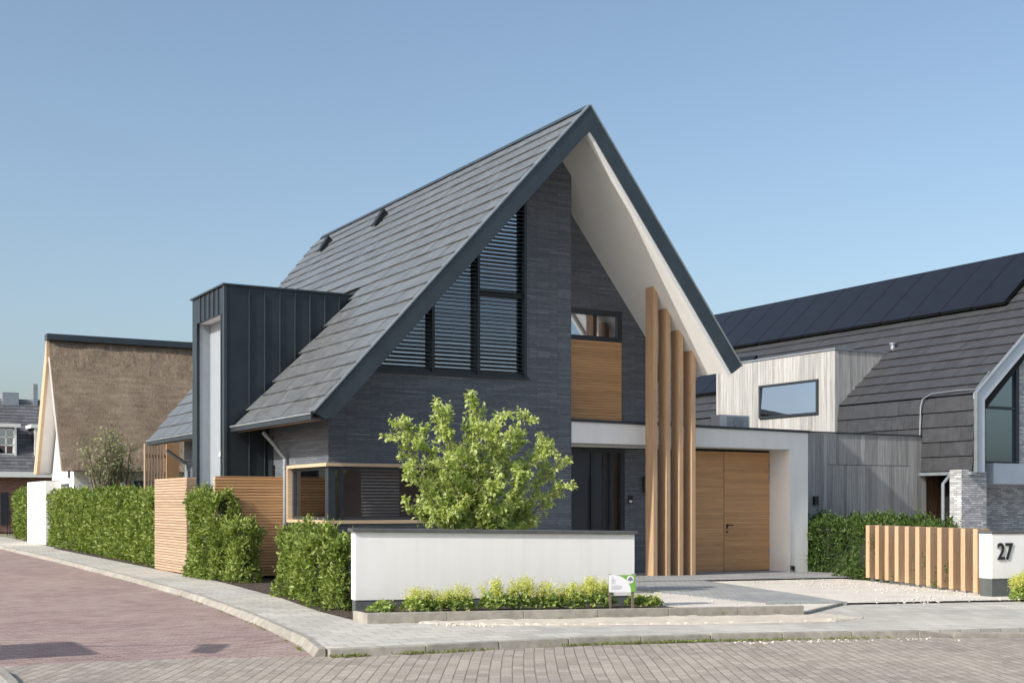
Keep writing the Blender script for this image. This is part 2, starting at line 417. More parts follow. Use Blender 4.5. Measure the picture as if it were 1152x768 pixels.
# pavement
pave = [(x + .12, y) for x, y in kerbL[:-2]] + [(5.10, 13.6), (4.98, 12.75), (5.15, 12.53)] + [(x, y + .11) for x, y in kerbF[1:]] + [(12.35, 11.2), (19, 9.9), (45, 4.5), (45, 7.6), (30, 10.6), (22, 12.2), (17.95, 14.35), (14.4, 14.95), (10.9, 14.25), (6.36, 14.95), (6.95, 16.6), (7.35, 19.5), (7.6, 24), (7.75, 32), (8.2, 47), (8.8, 62)]
sheet('pavement', pave, 0.0, M['paving'], thick=.12)

def strip_blocks(name, pts, w, z0, z1, L, m, slope=0.0, side=1):
    mb = MB()
    P = [Vector((x, y, 0)) for x, y in pts]
    for a, b in zip(P[:-1], P[1:]):
        d = (b - a); n = max(1, round(d.length / L)); d.normalize(); q = Vector((-d.y, d.x, 0)) * side
        l = (b - a).length / n
        for i in range(n):
            s = a + d * (l * i + .004); e = a + d * (l * (i + 1) - .004)
            j = random.uniform(-.004, .004)
            def g(p, z): return (p.x, p.y, z + gz(p.x) + j)
            mb.hexa([g(s, z0), g(e, z0), g(e + q * w, z0), g(s + q * w, z0), g(s + q * slope, z1), g(e + q * slope, z1), g(e + q * w, z1), g(s + q * w, z1)])
    return mb.build(name, m, bevel=.008, kind='structure')
strip_blocks('kerb', kerbL, .18, -.16, .004, .9, M['concrete'], .10, 1)
strip_blocks('kerb', kerbF, .12, -.16, .006, .9, M['concrete'], .02, 1)
# lowered end of the kerb at the drive
kk = MB(); kk.hexa([(12.03, 11.16, -.2), (12.45, 11.05, -.2), (12.5, 11.17, -.2), (12.06, 11.28, -.2), (12.03, 11.17, -.04), (12.45, 11.06, -.10), (12.5, 11.17, -.10), (12.06, 11.28, -.04)])
kk.build('kerb', M['concrete'], bevel=.008, kind='structure')
# flush drop kerb line to the right
strip_blocks('kerb', [(12.5, 11.06), (16.2, 9.28), (24, 7.6)], .12, -.2, -.03, 1.0, M['concrete'], 0, 1)
# opposite corner, lower left
sheet('pavement', [(-8, 13.6), (1.62, 13.28), (1.68, 12.6), (1.66, 11.5), (1.3, 9), (-8, 6)], -.01, M['paving'], thick=.1)
strip_blocks('kerb', [(1.72, 13.38), (1.80, 12.7), (1.78, 11.6), (1.42, 9.0)][::-1], .12, -.16, .0, .5, M['concrete'], .02, 1)

# planted and paved front plot
sheet('plot_soil', [(6.5, 15.02), (10.9, 14.4), (13.0, 14.6), (14.4, 17), (14.9, 21.3), (14.36, 23), (8.6, 25), (7.6, 24.6), (7.0, 17)], .006, M['soil'])
sheet('soil_bed', [(6.4, 14.92), (6.40, 15.35), (6.50, 16.9), (6.90, 19.6), (7.3, 24), (7.5, 31), (7.9, 45), (8.4, 45), (8.1, 31), (7.9, 24), (7.6, 19.6), (7.2, 15.4)], .012, M['soil'])
# planter bed in front of the white wall
A0 = Vector((6.36, 14.85, 0)); A1 = Vector((12.35, 13.55, 0))
sheet('planter_soil', [(6.42, 14.95), (10.8, 13.98), (10.95, 15.2), (6.72, 16.0)], .085, M['soil'])
dk = (A1 - A0).normalized()
mb = MB(); L = (A1 - A0).length; n = 6
for i in range(n):
    s = A0 + dk * (L * i / n + .003); e = A0 + dk * (L * (i + 1) / n - .003); q = Vector((-dk.y, dk.x, 0)) * .07
    def zt(p): return .135 - .05 * (p.x - 6.36) / 6
    mb.hexa([(s.x, s.y, -.1), (e.x, e.y, -.15), (e.x + q.x, e.y + q.y, -.15), (s.x + q.x, s.y + q.y, -.1),
             (s.x, s.y, zt(s)), (e.x, e.y, zt(e)), (e.x + q.x, e.y + q.y, zt(e)), (s.x + q.x, s.y + q.y, zt(s))])
q = Vector((-dk.y, dk.x, 0))
mb.hexa([tuple(A0 + Vector((0, 0, -.1))), tuple(A0 + q * .07 + Vector((0, 0, -.1))), (6.47, 15.42, -.1), (6.40, 15.42, -.1)] + [tuple(A0 + Vector((0, 0, .133))), tuple(A0 + q * .07 + Vector((0, 0, .133))), (6.47, 15.42, .12), (6.40, 15.42, .12)])
mb.build('planter_kerb', M['concrete'], bevel=.006, kind='structure')
# drifts of sand between pavement and planter kerb
def sandfn(x, y, b):
    if b: return -.01
    t = (x - 7.2) / 5.0
    return .012 + .022 * noise.noise(Vector((x * 1.7, y * 2.2, 0))) + .010 * noise.noise(Vector((x * 7, y * 7, 3)))
sheet('sand_strip', [(6.9, 14.68), (12.6, 13.42), (12.9, 12.9), (12.0, 12.55), (10.0, 12.95), (8.2, 13.55), (7.2, 14.15)], .012, M['sand'], cell=.07, fn=sandfn)

# drive: gravel, paver path, apron
sheet('gravel_drive', [(10.9, 14.0), (12.4, 13.62), (14.3, 14.87), (17.95, 14.28), (19.45, 14.9), (19.7, 20.75), (16, 21.1), (11.2, 21.2), (11.0, 16)], .030, M['gravel'], cell=.25, fn=lambda x, y, b: 0 if b else .008 * noise.noise(Vector((x * 2, y * 2, 0))))
sheet('paver_path', [(12.95, 15.05), (14.35, 14.78), (15.1, 17.0), (16.2, 20.95), (13.4, 21.0), (12.95, 18.0)], .052, M['apron'], thick=.06)
strip_blocks('kerb', [(12.35, 13.55), (14.4, 14.88)], .06, -.2, .045, 1.0, M['concrete'])
sheet('apron', [(10.6, 20.8), (19.8, 20.4), (22, 20.4), (22, 25), (14.3, 24.4), (10.6, 23.2)], .06, M['apron'])

# ------------------------------------------------------------------ the modern house
UA, ZA = 13.92, 9.35            # ridge
UL, ZL = 8.17, 3.11             # left eave, outer
UR, ZR = 17.75, 4.41            # right eave, outer
VF = 21.43
mL = (ZA - ZL) / (UA - UL); mR = (ZA - ZR) / (UR - UA)
TH = .47
def underL(u): return ZA - TH - mL * (UA - u)
def underR(u): return ZA - TH - mR * (u - UA)
def under(u): return underL(u) if u < UA else underR(u)
VW = 22.76; VR = 23.5; UC = 8.95; UE = 14.34
def vend(t): return 33.2 + 2.9 * t        # rear edge of the roof, t 0 eave..1 ridge

H = thing('modern_house', 'dark brick house with steep slate gable roof, wooden fins and white garage portal', 'house', (11, 24, 0))
wall = MB(); T = .22
wall.box(UC, UE, VW, VW + T, -.2, 1.12, .5)
wall.box(12.3, UE, VW, VW + T, 1.12, 2.26, .5)
ub = UA - (ZA - TH - 4.06) / mL
wall.prism([(UC, 2.26), (UE, 2.26), (UE, 4.06), (ub + .02, 4.06), (UC, underL(UC) - .0)], 'y', VW, VW + T, .5)
wall.prism([(13.27, 4.06), (UE, 4.06), (UE, underR(UE)), (UA, underR(UA)), (13.27, underL(13.27))], 'y', VW, VW + T, .5)
wall.box(UE - T, UE, VW + T, VR + .2, -.2, underR(UE) - .01, .5)
# side wall
VS = 24.87
wall.box(UC, UC + T, VW + T, VS, -.2, 1.12, .5)
wall.box(UC, UC + T, VW + T, VS, 2.26, underL(UC) + .02, .5)
wall.box(UC, UC + T, VS, 32.7, -.2, underL(UC) + .02, .5)
wall.box(UC + T, 17.0, 32.7, 32.9, -.2, 3.1, .5)
wall.prism([(UC + T, 3.1), (17.0, 3.1), (17.0, underR(17.0)), (UA, underR(UA)), (UC + T, underL(UC + T))], 'y', 32.7, 32.9, .5)
# recessed wall
wall.box(16.2, 17.6, VR, VR + T, -.25, 2.72, .5)
wall.prism([(16.13, 3.2), (17.0, 3.2), (17.0, underR(17.0)), (16.13, underR(16.13))], 'y', VR, VR + T, .5)
wall.prism([(UE - .02, 5.72), (16.13, 5.72), (16.13, underR(16.13)), (UE, underR(UE))], 'y', VR, VR + T, .5)
wall.box(17.0, 17.0 + T, VR + T, 32.9, 2.9, 5.0, .5)
wo = wall.build('wall', M['slate'], H)
# roof carcass
rf = MB()
prof = [(UL + .06, ZL - .03), (UA, ZA - .05), (UR - .04, ZR - .02), (17.48, underR(17.48) ), (UA, ZA - TH), (UL + .36, underL(UL + .36)), (UL + .2, 3.0)]
CUT = (26.20, 28.50)
def seg(pr, va, vb, rear=False):
    n = len(pr); vs = [(u, va, z) for u, z in pr]
    for u, z in pr:
        t = (u - UL) / (UA - UL) if u < UA else 1.0
        vs.append((u, vend(min(1, t)) - .05 if rear else vb, z))
    rf.add(vs, [tuple(range(n)), tuple(range(n, 2 * n))[::-1]] + [(i, (i + 1) % n, (i + 1) % n + n, i + n) for i in range(n)], .5)
uc = 9.6; mid = [(uc, ZL - .03 + mL * (uc - UL) - .02), (UA, ZA - .05), (UR - .04, ZR - .02), (17.48, underR(17.48)), (UA, ZA - TH), (uc, underL(uc))]
seg(prof, VF + .02, CUT[0]); seg(mid, CUT[0], CUT[1]); seg(prof, CUT[1], 0, True)
roof = rf.build('roof', M['underlay'], H)
# soffit lining under the right slope and front left return
so = MB()
def skin(mb, a, b, v0, v1, th, r=.5):      # thin slab below the line a-b in (u,z)
    d = Vector((b[0] - a[0], b[1] - a[1])).normalized(); nn = Vector((d.y, -d.x)) * th
    if nn.y > 0: nn = -nn
    mb.prism([a, b, (b[0] + nn.x, b[1] + nn.y), (a[0] + nn.x, a[1] + nn.y)], 'y', v0, v1, r)
skin(so, (UA, ZA - TH), (17.48, underR(17.48)), VF + .10, 32.6, .012)
so.build('soffit', M['soffit'], roof)
for a_, b_ in ((VF + .10, 26.13), (28.58, 32.6)): so = MB(); skin(so, (UL + .10, 2.98), (UC, underL(UC) - .0), a_, b_, .01); so.build('eave_soffit', M['cedar_h'], roof)

# rake fascia boards
fa = MB()
fa.prism([(UL, ZL - .02), (UA, ZA), (UA, ZA - TH - .01), (UL + .36, underL(UL + .36) - .0), (UL + .19, 2.99)], 'y', VF - .03, VF + .10, .6)
fa.prism([(UA, ZA), (UR, ZR), (17.50, underR(17.50) - .02), (UA, ZA - TH - .01)], 'y', VF - .03, VF + .10, .6)
fa.build('fascia', M['fascia'], roof)
wt = MB()   # cream inner board edge seen behind the right fascia
wt.prism([(UA + .02, ZA - TH - .012), (17.50, underR(17.5) - .03), (17.44, underR(17.5) - .10), (UA - .04, ZA - TH - .08)], 'y', VF + .0, VF + .11, .6)
wt.build('fascia_edge', M['soffit'], roof)
tr = MB()
for a, b in (((UL - .01, ZL), (UA, ZA + .012)), ((UA, ZA + .012), (UR + .01, ZR))):
    d = Vector((b[0] - a[0], b[1] - a[1])).normalized(); nn = Vector((-d.y, d.x))
    if nn.y < 0: nn = -nn
    tr.prism([a, b, (b[0] + nn.x * .03, b[1] + nn.y * .03), (a[0] + nn.x * .03, a[1] + nn.y * .03)], 'y', VF - .045, VF + .03, .5)
tr.build('rake_trim', M['edge'], roof)

def tiles(mb, a, b, v0, vfun, n, tw=.45, lift=.036, th=.020, first=0, skip=None):
    """courses from eave a=(u,z) to ridge b, each tile a slab with its lower edge lifted"""
    a = Vector(a); b = Vector(b); d = (b - a); L = d.length; d.normalize()
    nn = Vector((-d.y, d.x));
    if nn.y < 0: nn = -nn
    e = L / n
    for i in range(first, n):
        t0 = e * i; t1 = min(e * (i + 1) + .06, L); off = (i % 2) * tw / 2
        v1 = vfun(t1 / L); dv = vfun(t0 / L) - vfun((t0 + e) / L); v = v0 - off
        while v < v1:
            s = max(v, v0) + .002; f = min(v + tw, v1) - .002; fa_ = f + (dv if f > v1 - .01 else 0)
            if f - s > .03 and not (skip and skip(t0 / L, s, f)):
                j = random.uniform(-.004, .004); w = random.uniform(-.003, .003)
                p0 = a + d * (t0 + w) + nn * (lift + j); p1 = a + d * t1 + nn * (.004 + j)
                q0 = p0 + nn * th; q1 = p1 + nn * th
                mb.hexa([(p0.x, s, p0.y), (p1.x, s, p1.y), (p1.x, f, p1.y), (p0.x, max(fa_, s + .01), p0.y), (q0.x, s, q0.y), (q1.x, s, q1.y), (q1.x, f, q1.y), (q0.x, max(fa_, s + .01), q0.y)])
            v += tw
tl = MB()
tiles(tl, (UL + .03, ZL - .02), (UA, ZA - .045), VF + .0, vend, 20, skip=lambda t, a_, b_: t < .5 and b_ > 26.2 and a_ < 28.5)
tl.build('roof_tiles', M['tile'], roof)
tl = MB()
tiles(tl, (UR, ZR - .02), (UA, ZA - .045), VF + .04, lambda t: 35.8, 15)
tl.build('roof_tiles', M['tile'], roof)
rg = MB(); rg.prism([(UA - .10, ZA - .06), (UA, ZA + .05), (UA + .10, ZA - .06)], 'y', VF + .04, 35.85, .5)
rg.build('ridge_cap', M['fascia'], roof)
# gutter
gt = MB()
gts = []
for a_, b_ in ((VF + .02, 26.11), (28.58, 33.15)):
    gt = MB(); gt.prism([(UL - .06, ZL - .01), (UL - .06, 2.98), (UL + .20, 2.98), (UL + .20, 3.01), (UL - .03, 3.01), (UL - .03, ZL - .01)], 'y', a_, b_, .5)
    gutter = gt.build('gutter', M['zinc'], H)
    gt = MB(); gt.box(UL - .075, UL - .05, a_, b_, ZL - .04, ZL - .005, .5); gt.build('gutter_rim', M['edge'], gutter)
dp = MB(); x = UC - .07
dp.tube([(UL + .25, 24.95, 2.93), (UL + .45, 24.95, 2.72), (x - .12, 24.95, 2.55), (x, 24.95, 2.40), (x, 24.95, .02)], .045, 12)
for z in (2.2, 1.2): dp.tube([(x, 24.95, z), (x, 24.95, z + .05)], .053, 12)
dp.build('downspout', M['pipe'], H)
# roof windows, hinged open
for v0, v1, t0, t1 in ((30.1, 30.28, .872, .922), (33.9, 34.08, .872, .922)):
    d = Vector((UA - UL, ZA - ZL)); nn = Vector((-d.y, d.x)).normalized(); a = Vector((UL, ZL))
    p = a + d * t0; q = a + d * t1; mb = MB()
    mb.hexa([(p.x, v0, p.y), (q.x, v0, q.y), (q.x, v1, q.y), (p.x, v1, p.y), (p.x + nn.x * .055, v0, p.y + nn.y * .055), (q.x + nn.x * .07, v0, q.y + nn.y * .07), (q.x + nn.x * .07, v1, q.y + nn.y * .07), (p.x + nn.x * .055, v1, p.y + nn.y * .055)])
    pm = a + d * (t0 - .01)
    P = pm + nn * .06; Q = q + nn * .15
    mb.hexa([(P.x, v0 - .02, P.y), (Q.x, v0 - .02, Q.y), (Q.x, v1 + .02, Q.y), (P.x, v1 + .02, P.y), (P.x + nn.x * .03, v0 - .02, P.y + nn.y * .03), (Q.x + nn.x * .03, v0 - .02, Q.y + nn.y * .03), (Q.x + nn.x * .03, v1 + .02, Q.y + nn.y * .03), (P.x + nn.x * .03, v1 + .02, P.y + nn.y * .03)])
    mb.prism([(q.x, q.y), (Q.x, Q.y), (P.x, P.y)], 'y', v0 - .01, v0 + .01)
    mb.build('roof_window', M['black'], roof)

# --- big triangular window with louvres
wf = MB(); vq = VW + .03
def wtop(u): return underL(u) - .03
uL0 = UA - (ZA - TH - .03 - 4.06) / mL
zs = 4.06
wf.box(uL0, 13.27, VW - .02, VW + .14, zs, zs + .07, .5)
wf.box(13.20, 13.27, VW + .0, VW + .14, zs, wtop(13.2) , .5)
for u in (11.13, 12.14): wf.box(u - .045, u + .045, VW + .0, VW + .13, zs, wtop(u), .5)
wf.box(12.14, 13.2, VW + .0, VW + .13, 5.66, 5.78, .5)
wf.prism([(uL0, zs), (uL0 + .12, zs), (13.27, wtop(13.27) - .12), (13.27, wtop(13.27))], 'y', VW + .0, VW + .13, .5)
window = wf.build('window', M['frame'], H)
g = MB(); g.prism([(uL0 + .05, zs + .03), (13.22, zs + .03), (13.22, wtop(13.22) - .03)], 'y', VW + .08, VW + .09, .5); g.build('pane', M['glass'], window)
lv = MB(); z = zs + .10
while z < 7.5:
    u0 = UA - (ZA - TH - .03 - z) / mL + .04
    if u0 < 13.1:
        w = random.uniform(-.003, .003)
        for s0, s1 in ((u0, 11.13), (11.13, 12.14), (12.14, 13.2)):
            if u0 < s1: lv.hexa([(max(u0, s0) + .005, VW - .065, z - .014 + w), (s1 - .005, VW - .065, z - .014 + w), (s1 - .005, VW - .010, z + .004 + w), (max(u0, s0) + .005, VW - .010, z + .004 + w), (max(u0, s0) + .005, VW - .065, z - .002 + w), (s1 - .005, VW - .065, z - .002 + w), (s1 - .005, VW - .010, z + .016 + w), (max(u0, s0) + .005, VW - .010, z + .016 + w)])
    z += .080
for u in (11.10, 12.11, 13.18): lv.box(u - .02, u + .02, VW - .08, VW - .0, zs + .03, wtop(u) - .05)
lv.build('louvre_blind', M['frame'], window)
sl = MB(); sl.box(uL0 - .02, 13.30, VW - .07, VW + .05, zs - .035, zs - .002); sl.build('sill', M['frame'], window)
# --- corner window
wf = MB(); z0, z1 = 1.12, 2.26; uE = 12.30
fr = MB()   # pale oak surround
P_ = .07
fr.prism([(UC - P_, VW - P_), (uE, VW - P_), (uE, VW + .16), (UC + .16, VW + .16), (UC + .16, VS), (UC - P_, VS)], 'z', z1 - .06, z1 + .0, .4)
fr.prism([(UC - P_, VW - P_), (uE, VW - P_), (uE, VW + .16), (UC + .16, VW + .16), (UC + .16, VS), (UC - P_, VS)], 'z', z0 + .0, z0 + .06, .6)
fr.box(UC - P_, UC + .16, VS - .06, VS, z0 + .06, z1 - .06, .5)
fr.box(uE - .06, uE, VW - P_, VW + .16, z0 + .06, z1 - .06, .5)
cw = fr.build('corner_window', M['oak'], H)
wf.box(UC + .0, UC + .14, VW + .0, VW + .14, z0 + .06, z1 - .06, .5)
for a, b in ((z0 + .06, z0 + .12), (z1 - .12, z1 - .06)):
    wf.box(UC + .14, uE - .06, VW + .04, VW + .12, a, b, .5)
    wf.box(UC + .04, UC + .12, VW + .14, VS - .06, a, b, .5)
for u in (UC + .28, uE - .12, 10.9): wf.box(u - .035, u + .035, VW + .035, VW + .125, z0 + .12, z1 - .12, .5)
for v in (VS - .10, VW + .22): wf.box(UC + .035, UC + .125, v - .035, v + .035, z0 + .12, z1 - .12, .5)
wf.build('frame', M['frame'], cw)
g = MB(); g.box(UC + .14, uE - .06, VW + .07, VW + .08, z0 + .1, z1 - .1); g.box(UC + .07, UC + .08, VW + .14, VS - .06, z0 + .1, z1 - .1); g.build('pane', M['glass_clear'], cw)
bl = MB(); z = z0 + .14
while z < z1 - .1:
    bl.box(9.75, 10.55, VW + .30, VW + .33, z, z + .022)
    bl.box(UC + .24, UC + .27, VW + .45, VS - .35, z, z + .035); z += .062
bl.build('blind', M['whitepaint'], cw)
inn = MB(); inn.box(UC + .5, 13.5, 25.6, 25.7, 0, 3, .5); inn.box(UC + T, 14.1, VW + T, 25.7, .3, .35, .5); inn.box(UC + T, 14.1, VW + T, 25.7, 2.7, 2.75, .5); inn.box(13.4, 13.5, VW + T, 25.6, .3, 2.7)
inn.box(UC + T, 14.1, VW + T, 25.7, 3.9, 3.95, .5); inn.prism([(9.9, 3.95), (15.5, 3.95), (15.5, 6.6), (UA, 8.5), (9.9, 4.1)], 'y', 25.6, 25.7, .5)
inn.build('interior_wall', M['interior'], H)

# --- upper recessed window and wooden panel
zt0, zt1 = 3.34, 5.70
f2 = MB(); ul = UE - .02; ur = 16.13
f2.box(ul, ur, VR + .0, VR + .10, 5.60, 5.72, .5); f2.box(ul, ur, VR + .0, VR + .10, 5.03, 5.14, .5); f2.box(ur - .12, ur, VR + .002, VR + .1, 5.14, 5.60, .5)
w2 = f2.build('window', M['frame'], H)
f2 = MB(); f2.box(ul, ur, VR - .02, VR + .10, 3.22, 3.30, .5); f2.build('panel_sill', M['frame'], H)
g = MB(); g.box(ul, ur - .1, VR + .05, VR + .06, 5.1, 5.62); g.build('pane', M['glass'], w2)
def slat_panel(mb, u0, u1, v0, v1, z0, z1, pitch, gap=.008, axis='u', face=.02, zf=None):
    """horizontal boards; axis u: facing -v ; axis v: facing -u"""
    z = z0
    while z < z1 - .01:
        h = min(pitch - gap, z1 - z); j = random.uniform(-.002, .002)
        if axis == 'u': mb.box(u0, u1, v0 + j, v0 + face, z, z + h)
        else: mb.box(u0 + j, u0 + face, v0, v1, z, z + h)
        z += pitch
pn = MB(); slat_panel(pn, ul, ur - .02, VR - .01, 0, 3.30, 5.03, .060, .006, 'u', .03)
pn.build('timber_panel', M['cedar_h'], H)
bk = MB(); bk.box(ul, ur - .02, VR + .022, VR + .1, 3.3, 5.03); bk.build('panel_backing', M['underlay'], H)

# --- white portal with garage
zf0, zf1 = 2.73, 3.17
po = MB()
def gzz(u, z): return z - .010 * (u - 14.36)
po.hexa([(UE + .015, 22.78, gzz(14.36, 2.77)), (20.34, 22.78, 2.75), (20.34, 23.48, 2.75), (UE + .015, 23.48, gzz(14.36, 2.77)), (UE + .015, 22.78, 3.21), (20.34, 22.78, 3.15), (20.34, 23.48, 3.15), (UE + .015, 23.48, 3.21)], .5)
po.hexa([(20.34, 22.78, -.3), (20.88, 22.78, -.3), (20.88, 31, -.3), (20.34, 31, -.3), (20.34, 22.78, 3.15), (20.88, 22.78, 3.145), (20.88, 31, 3.145), (20.34, 31, 3.15)], .5)
portal = po.build('portal', M['white'], H)
cp = MB()
cp.hexa([(UE + .004, 22.74, 3.212), (20.92, 22.74, 3.147), (20.92, 22.90, 3.147), (UE + .004, 22.90, 3.212), (UE + .004, 22.74, 3.27), (20.92, 22.74, 3.20), (20.92, 22.90, 3.20), (UE + .004, 22.90, 3.27)], .5)
cp.box(20.76, 20.92, 22.90, 31, 3.147, 3.20, .5)
cp.build('coping', M['frame'], H)
fr_ = MB(); fr_.box(UE + .01, 20.76, 22.9, 31, 3.16, 3.175, .5); fr_.build('flat_roof', M['underlay'], H)
gb = MB(); gb.box(17.2, 20.34, 30.8, 31, -.2, 3.15, .5); gb.build('garage_wall', M['white'], H)
gb = MB(); gb.box(UE, 17.6, 23.50, 23.56, 2.70, 3.2, .5); gb.build('canopy_edge', M['white'], H)
# doors
def leaf(u0, u1):
    d = MB(); slat_panel(d, u0, u1, VR - .01, 0, -.06, 2.70, .052, .004, 'u', .03); return d
lf = leaf(17.62, 18.955).build('garage_door', M['cedar_h'], H); 
lf2 = leaf(18.975, 20.33).build('garage_door', M['cedar_h'], H)
bk = MB(); bk.box(17.6, 20.34, VR + .022, VR + .08, -.15, 2.74); bk.build('door_backing', M['black'], H)
hd = MB(); hd.box(19.03, 19.07, VR - .03, VR - .01, .92, 1.02); hd.tube([(19.05, VR - .01, 1.0), (19.05, VR - .07, 1.0), (19.20, VR - .07, 1.0)], .012, 8); hd.disc((19.05, VR - .02, .84), (0, 1, 0), .025, 12, th=.02)
hd.build('handle', M['black'], lf2)
for z in (.3, 2.05, 2.35): hg = MB(); hg.tube([(20.30, VR - .025, z), (20.30, VR - .025, z + .12)], .012, 8); hg.build('hinge', M['edge'], lf2)
# entrance
ed = MB(); ed.box(UE - .02, 15.31, VR + .02, VR + .08, -.1, 2.6); ed.box(15.38, 15.60, VR + .0, VR + .08, -.1, 2.6)
edo = ed.build('entrance_door', M['doorpaint'], H)
ed = MB(); ed.box(UE - .02, 16.2, VR + .0, VR + .09, 2.6, 2.72)
for u in (15.34, 15.64, 15.84, 16.15): ed.box(u - .035, u + .035, VR - .01, VR + .09, -.1, 2.6)
ed.build('frame', M['frame'], edo)
ed = MB(); ed.box(15.60, 16.15, VR + .05, VR + .06, -.1, 2.6); ed.build('pane', M['glass_clear'], edo)
ed = MB(); ed.tube([(15.29, VR - .04, .5), (15.29, VR - .04, 2.1)], .016, 8); ed.tube([(15.29, VR - .04, .6), (15.29, VR + .03, .6)], .01, 6); ed.tube([(15.29, VR - .04, 2.0), (15.29, VR + .03, 2.0)], .01, 6); ed.build('handle', M['black'], edo)
ed = MB(); ed.box(15.62, 16.14, VR + .6, VR + .62, -.1, 2.6); ed.build('curtain', M['interior'], edo)
ed = MB(); ed.box(16.28, 16.40, VR - .025, VR + .0, 1.50, 1.68); ic = ed.build('intercom', M['black'], H)
ed = MB(); ed.box(16.30, 16.38, VR - .032, VR - .024, 1.52, 1.57); ed.build('button', M['whitepaint'], ic)
ed = MB(); ed.tube([(16.70, VR - .07, 1.74), (16.70, VR - .07, 2.10)], .06, 12); ed.build('wall_lamp', M['black'], H)
# wooden fins
for u in (16.17, 16.51, 16.85, 17.18):
    f = MB(); u0 = u - .105
    f.hexa([(u0, 22.24, -.12), (u, 22.24, -.12), (u, 22.53, -.12), (u0, 22.53, -.12), (u0, 22.24, underR(u0) - .0), (u, 22.24, underR(u) - .0), (u, 22.53, underR(u) - .0), (u0, 22.53, underR(u0) - .0)])
    f.build('wooden_fin', M['fin'], H, bevel=.004)
# --- zinc tower
TU, TV0, TV1, TZ = 8.0, 26.15, 28.55, 6.02
tw = MB()
tw.box(TU, 11.2, TV0, TV0 + .1, -.2, TZ, .5)
tw.box(TU, 11.2, TV1 - .1, TV1, -.2, TZ, .5)
tw.box(TU, TU + .06, TV0 + .1, TV0 + .24, -.2, 5.46, .4); tw.box(TU, TU + .06, TV1 - .36, TV1 - .1, -.2, 5.46, .4)
tw.box(TU, TU + .06, TV0 + .1, TV1 - .1, 5.46, TZ, .4)
tw.box(TU + .06, 11.2, TV0 + .1, TV1 - .1, TZ - .1, TZ, .5)
tower = tw.build('zinc_dormer', M['zinc'], H)
pn = MB()
us = [TU + .52 + .335 * i for i in range(9)]; prev = TU
for u in us + [11.2]:
    pn.box(prev + .004, u - .004, TV0 - .006, TV0 - .001, -.1, TZ - .002); prev = u
pn.build('zinc_panel', M['zinc'], tower)
sm = MB()
for u in us: sm.box(u - .009, u + .009, TV0 - .032, TV0 - .006, -.1, TZ)
for i in range(5): v = TV0 + .42 + i * .33; sm.box(TU - .026, TU + .0, v - .009, v + .009, 5.46, TZ)
sm.box(TU - .02, TU + .04, TV0 - .02, TV0 + .04, -.1, TZ); sm.box(TU - .014, TU, TV0 + .22, TV0 + .26, -.1, 5.46); sm.box(TU - .014, TU, TV1 - .38, TV1 - .34, -.1, 5.46)
sm.build('standing_seam', M['fascia'], tower)
sm = MB(); sm.box(TU - .05, 11.2, TV0 - .05, TV1 + .04, TZ + .001, TZ + .035); sm.build('roof_edge', M['fascia'], tower)
gp = MB(); gp.box(TU + .30, TU + .34, TV0 + .20, TV1 - .32, -.2, 5.52, .5); gp.box(TU + .05, TU + .30, TV1 - .36, TV1 - .32, -.2, 5.48, .5); gp.box(TU + .05, TU + .30, TV0 + .20, TV0 + .24, -.2, 5.48, .5)
gp.build('light_panel', M['greypaint'], tower)
gp = MB(); gp.box(TU + .05, TU + .30, TV0 + .28, TV1 - .36, 5.46, 5.50); gp.build('reveal_soffit', M['soffit'], tower)
lp = MB(); lp.tube([(TU + .18, 26.75, 2.55), (TU + .30, 26.75, 2.55)], .05, 10); lp.disc((TU + .15, 26.75, 2.55), (1, 0, -.3), .085, 14, th=.12); lp.build('security_lamp', M['whitepaint'], tower)
# dark narrow window strip in side wall behind tower and beside it
dd = MB(); dd.box(UC - .02, UC + .02, 25.85, 26.15, -.1, 2.9); dd.build('zinc_side_panel', M['zinc'], H)
dd = MB(); dd.box(UC - .02, UC + .02, 28.6, 29.4, -.1, 2.9); dd.build('side_door', M['frame'], H)
dd = MB(); dd.box(UC - .06, UC, 25.75, 25.83, 2.05, 2.3); dd.build('wall_lamp', M['black'], H)
dp = MB(); dp.tube([(UL + .2, 32.2, 2.82), (UC - .1, 32.2, 2.5), (UC - .06, 32.2, 2.3), (UC - .06, 32.2, 0)], .045, 10); dp.build('downspout', M['pipe'], H)
ul_ = thing('ground_spotlight', 'small metal spotlight on the paving at the foot of the white garage pier', 'spotlight', (20.25, 22.62, gz(20) + .06))
mb = MB(); z = gz(20) + .06; mb.box(20.17, 20.33, 22.6, 22.68, z, z + .02); mb.box(20.17, 20.19, 22.6, 22.68, z + .02, z + .14); mb.box(20.31, 20.33, 22.6, 22.68, z + .02, z + .14); mb.build('bracket', M['edge'], ul_)
mb = MB(); mb.tube([(20.25, 22.58, z + .10), (20.25, 22.70, z + .10)], .05, 12); mb.build('lamp_or_shadow_head', M['black'], ul_)
AC = thing('air_conditioner', 'white box air conditioner unit on the flat garage roof', 'air conditioner', (19.6, 24.3, 3.18))
mb = MB(); mb.box(19.3, 20.2, 24.05, 24.4, 3.25, 3.60); mb.build('casing', M['whitepaint'], AC, bevel=.012)
mb = MB(); mb.disc((19.85, 24.04, 3.42), (0, 1, 0), .14, 24, th=.02)
for i in range(10): mb.box(19.5, 20.15, 24.035, 24.045, 3.28 + i * .030, 3.290 + i * .030)
mb.build('grille', M['pipe'], AC)
for u in (19.4, 20.0): mb = MB(); mb.box(u, u + .08, 24.05, 24.4, 3.18, 3.25); mb.build('foot', M['black'], AC)

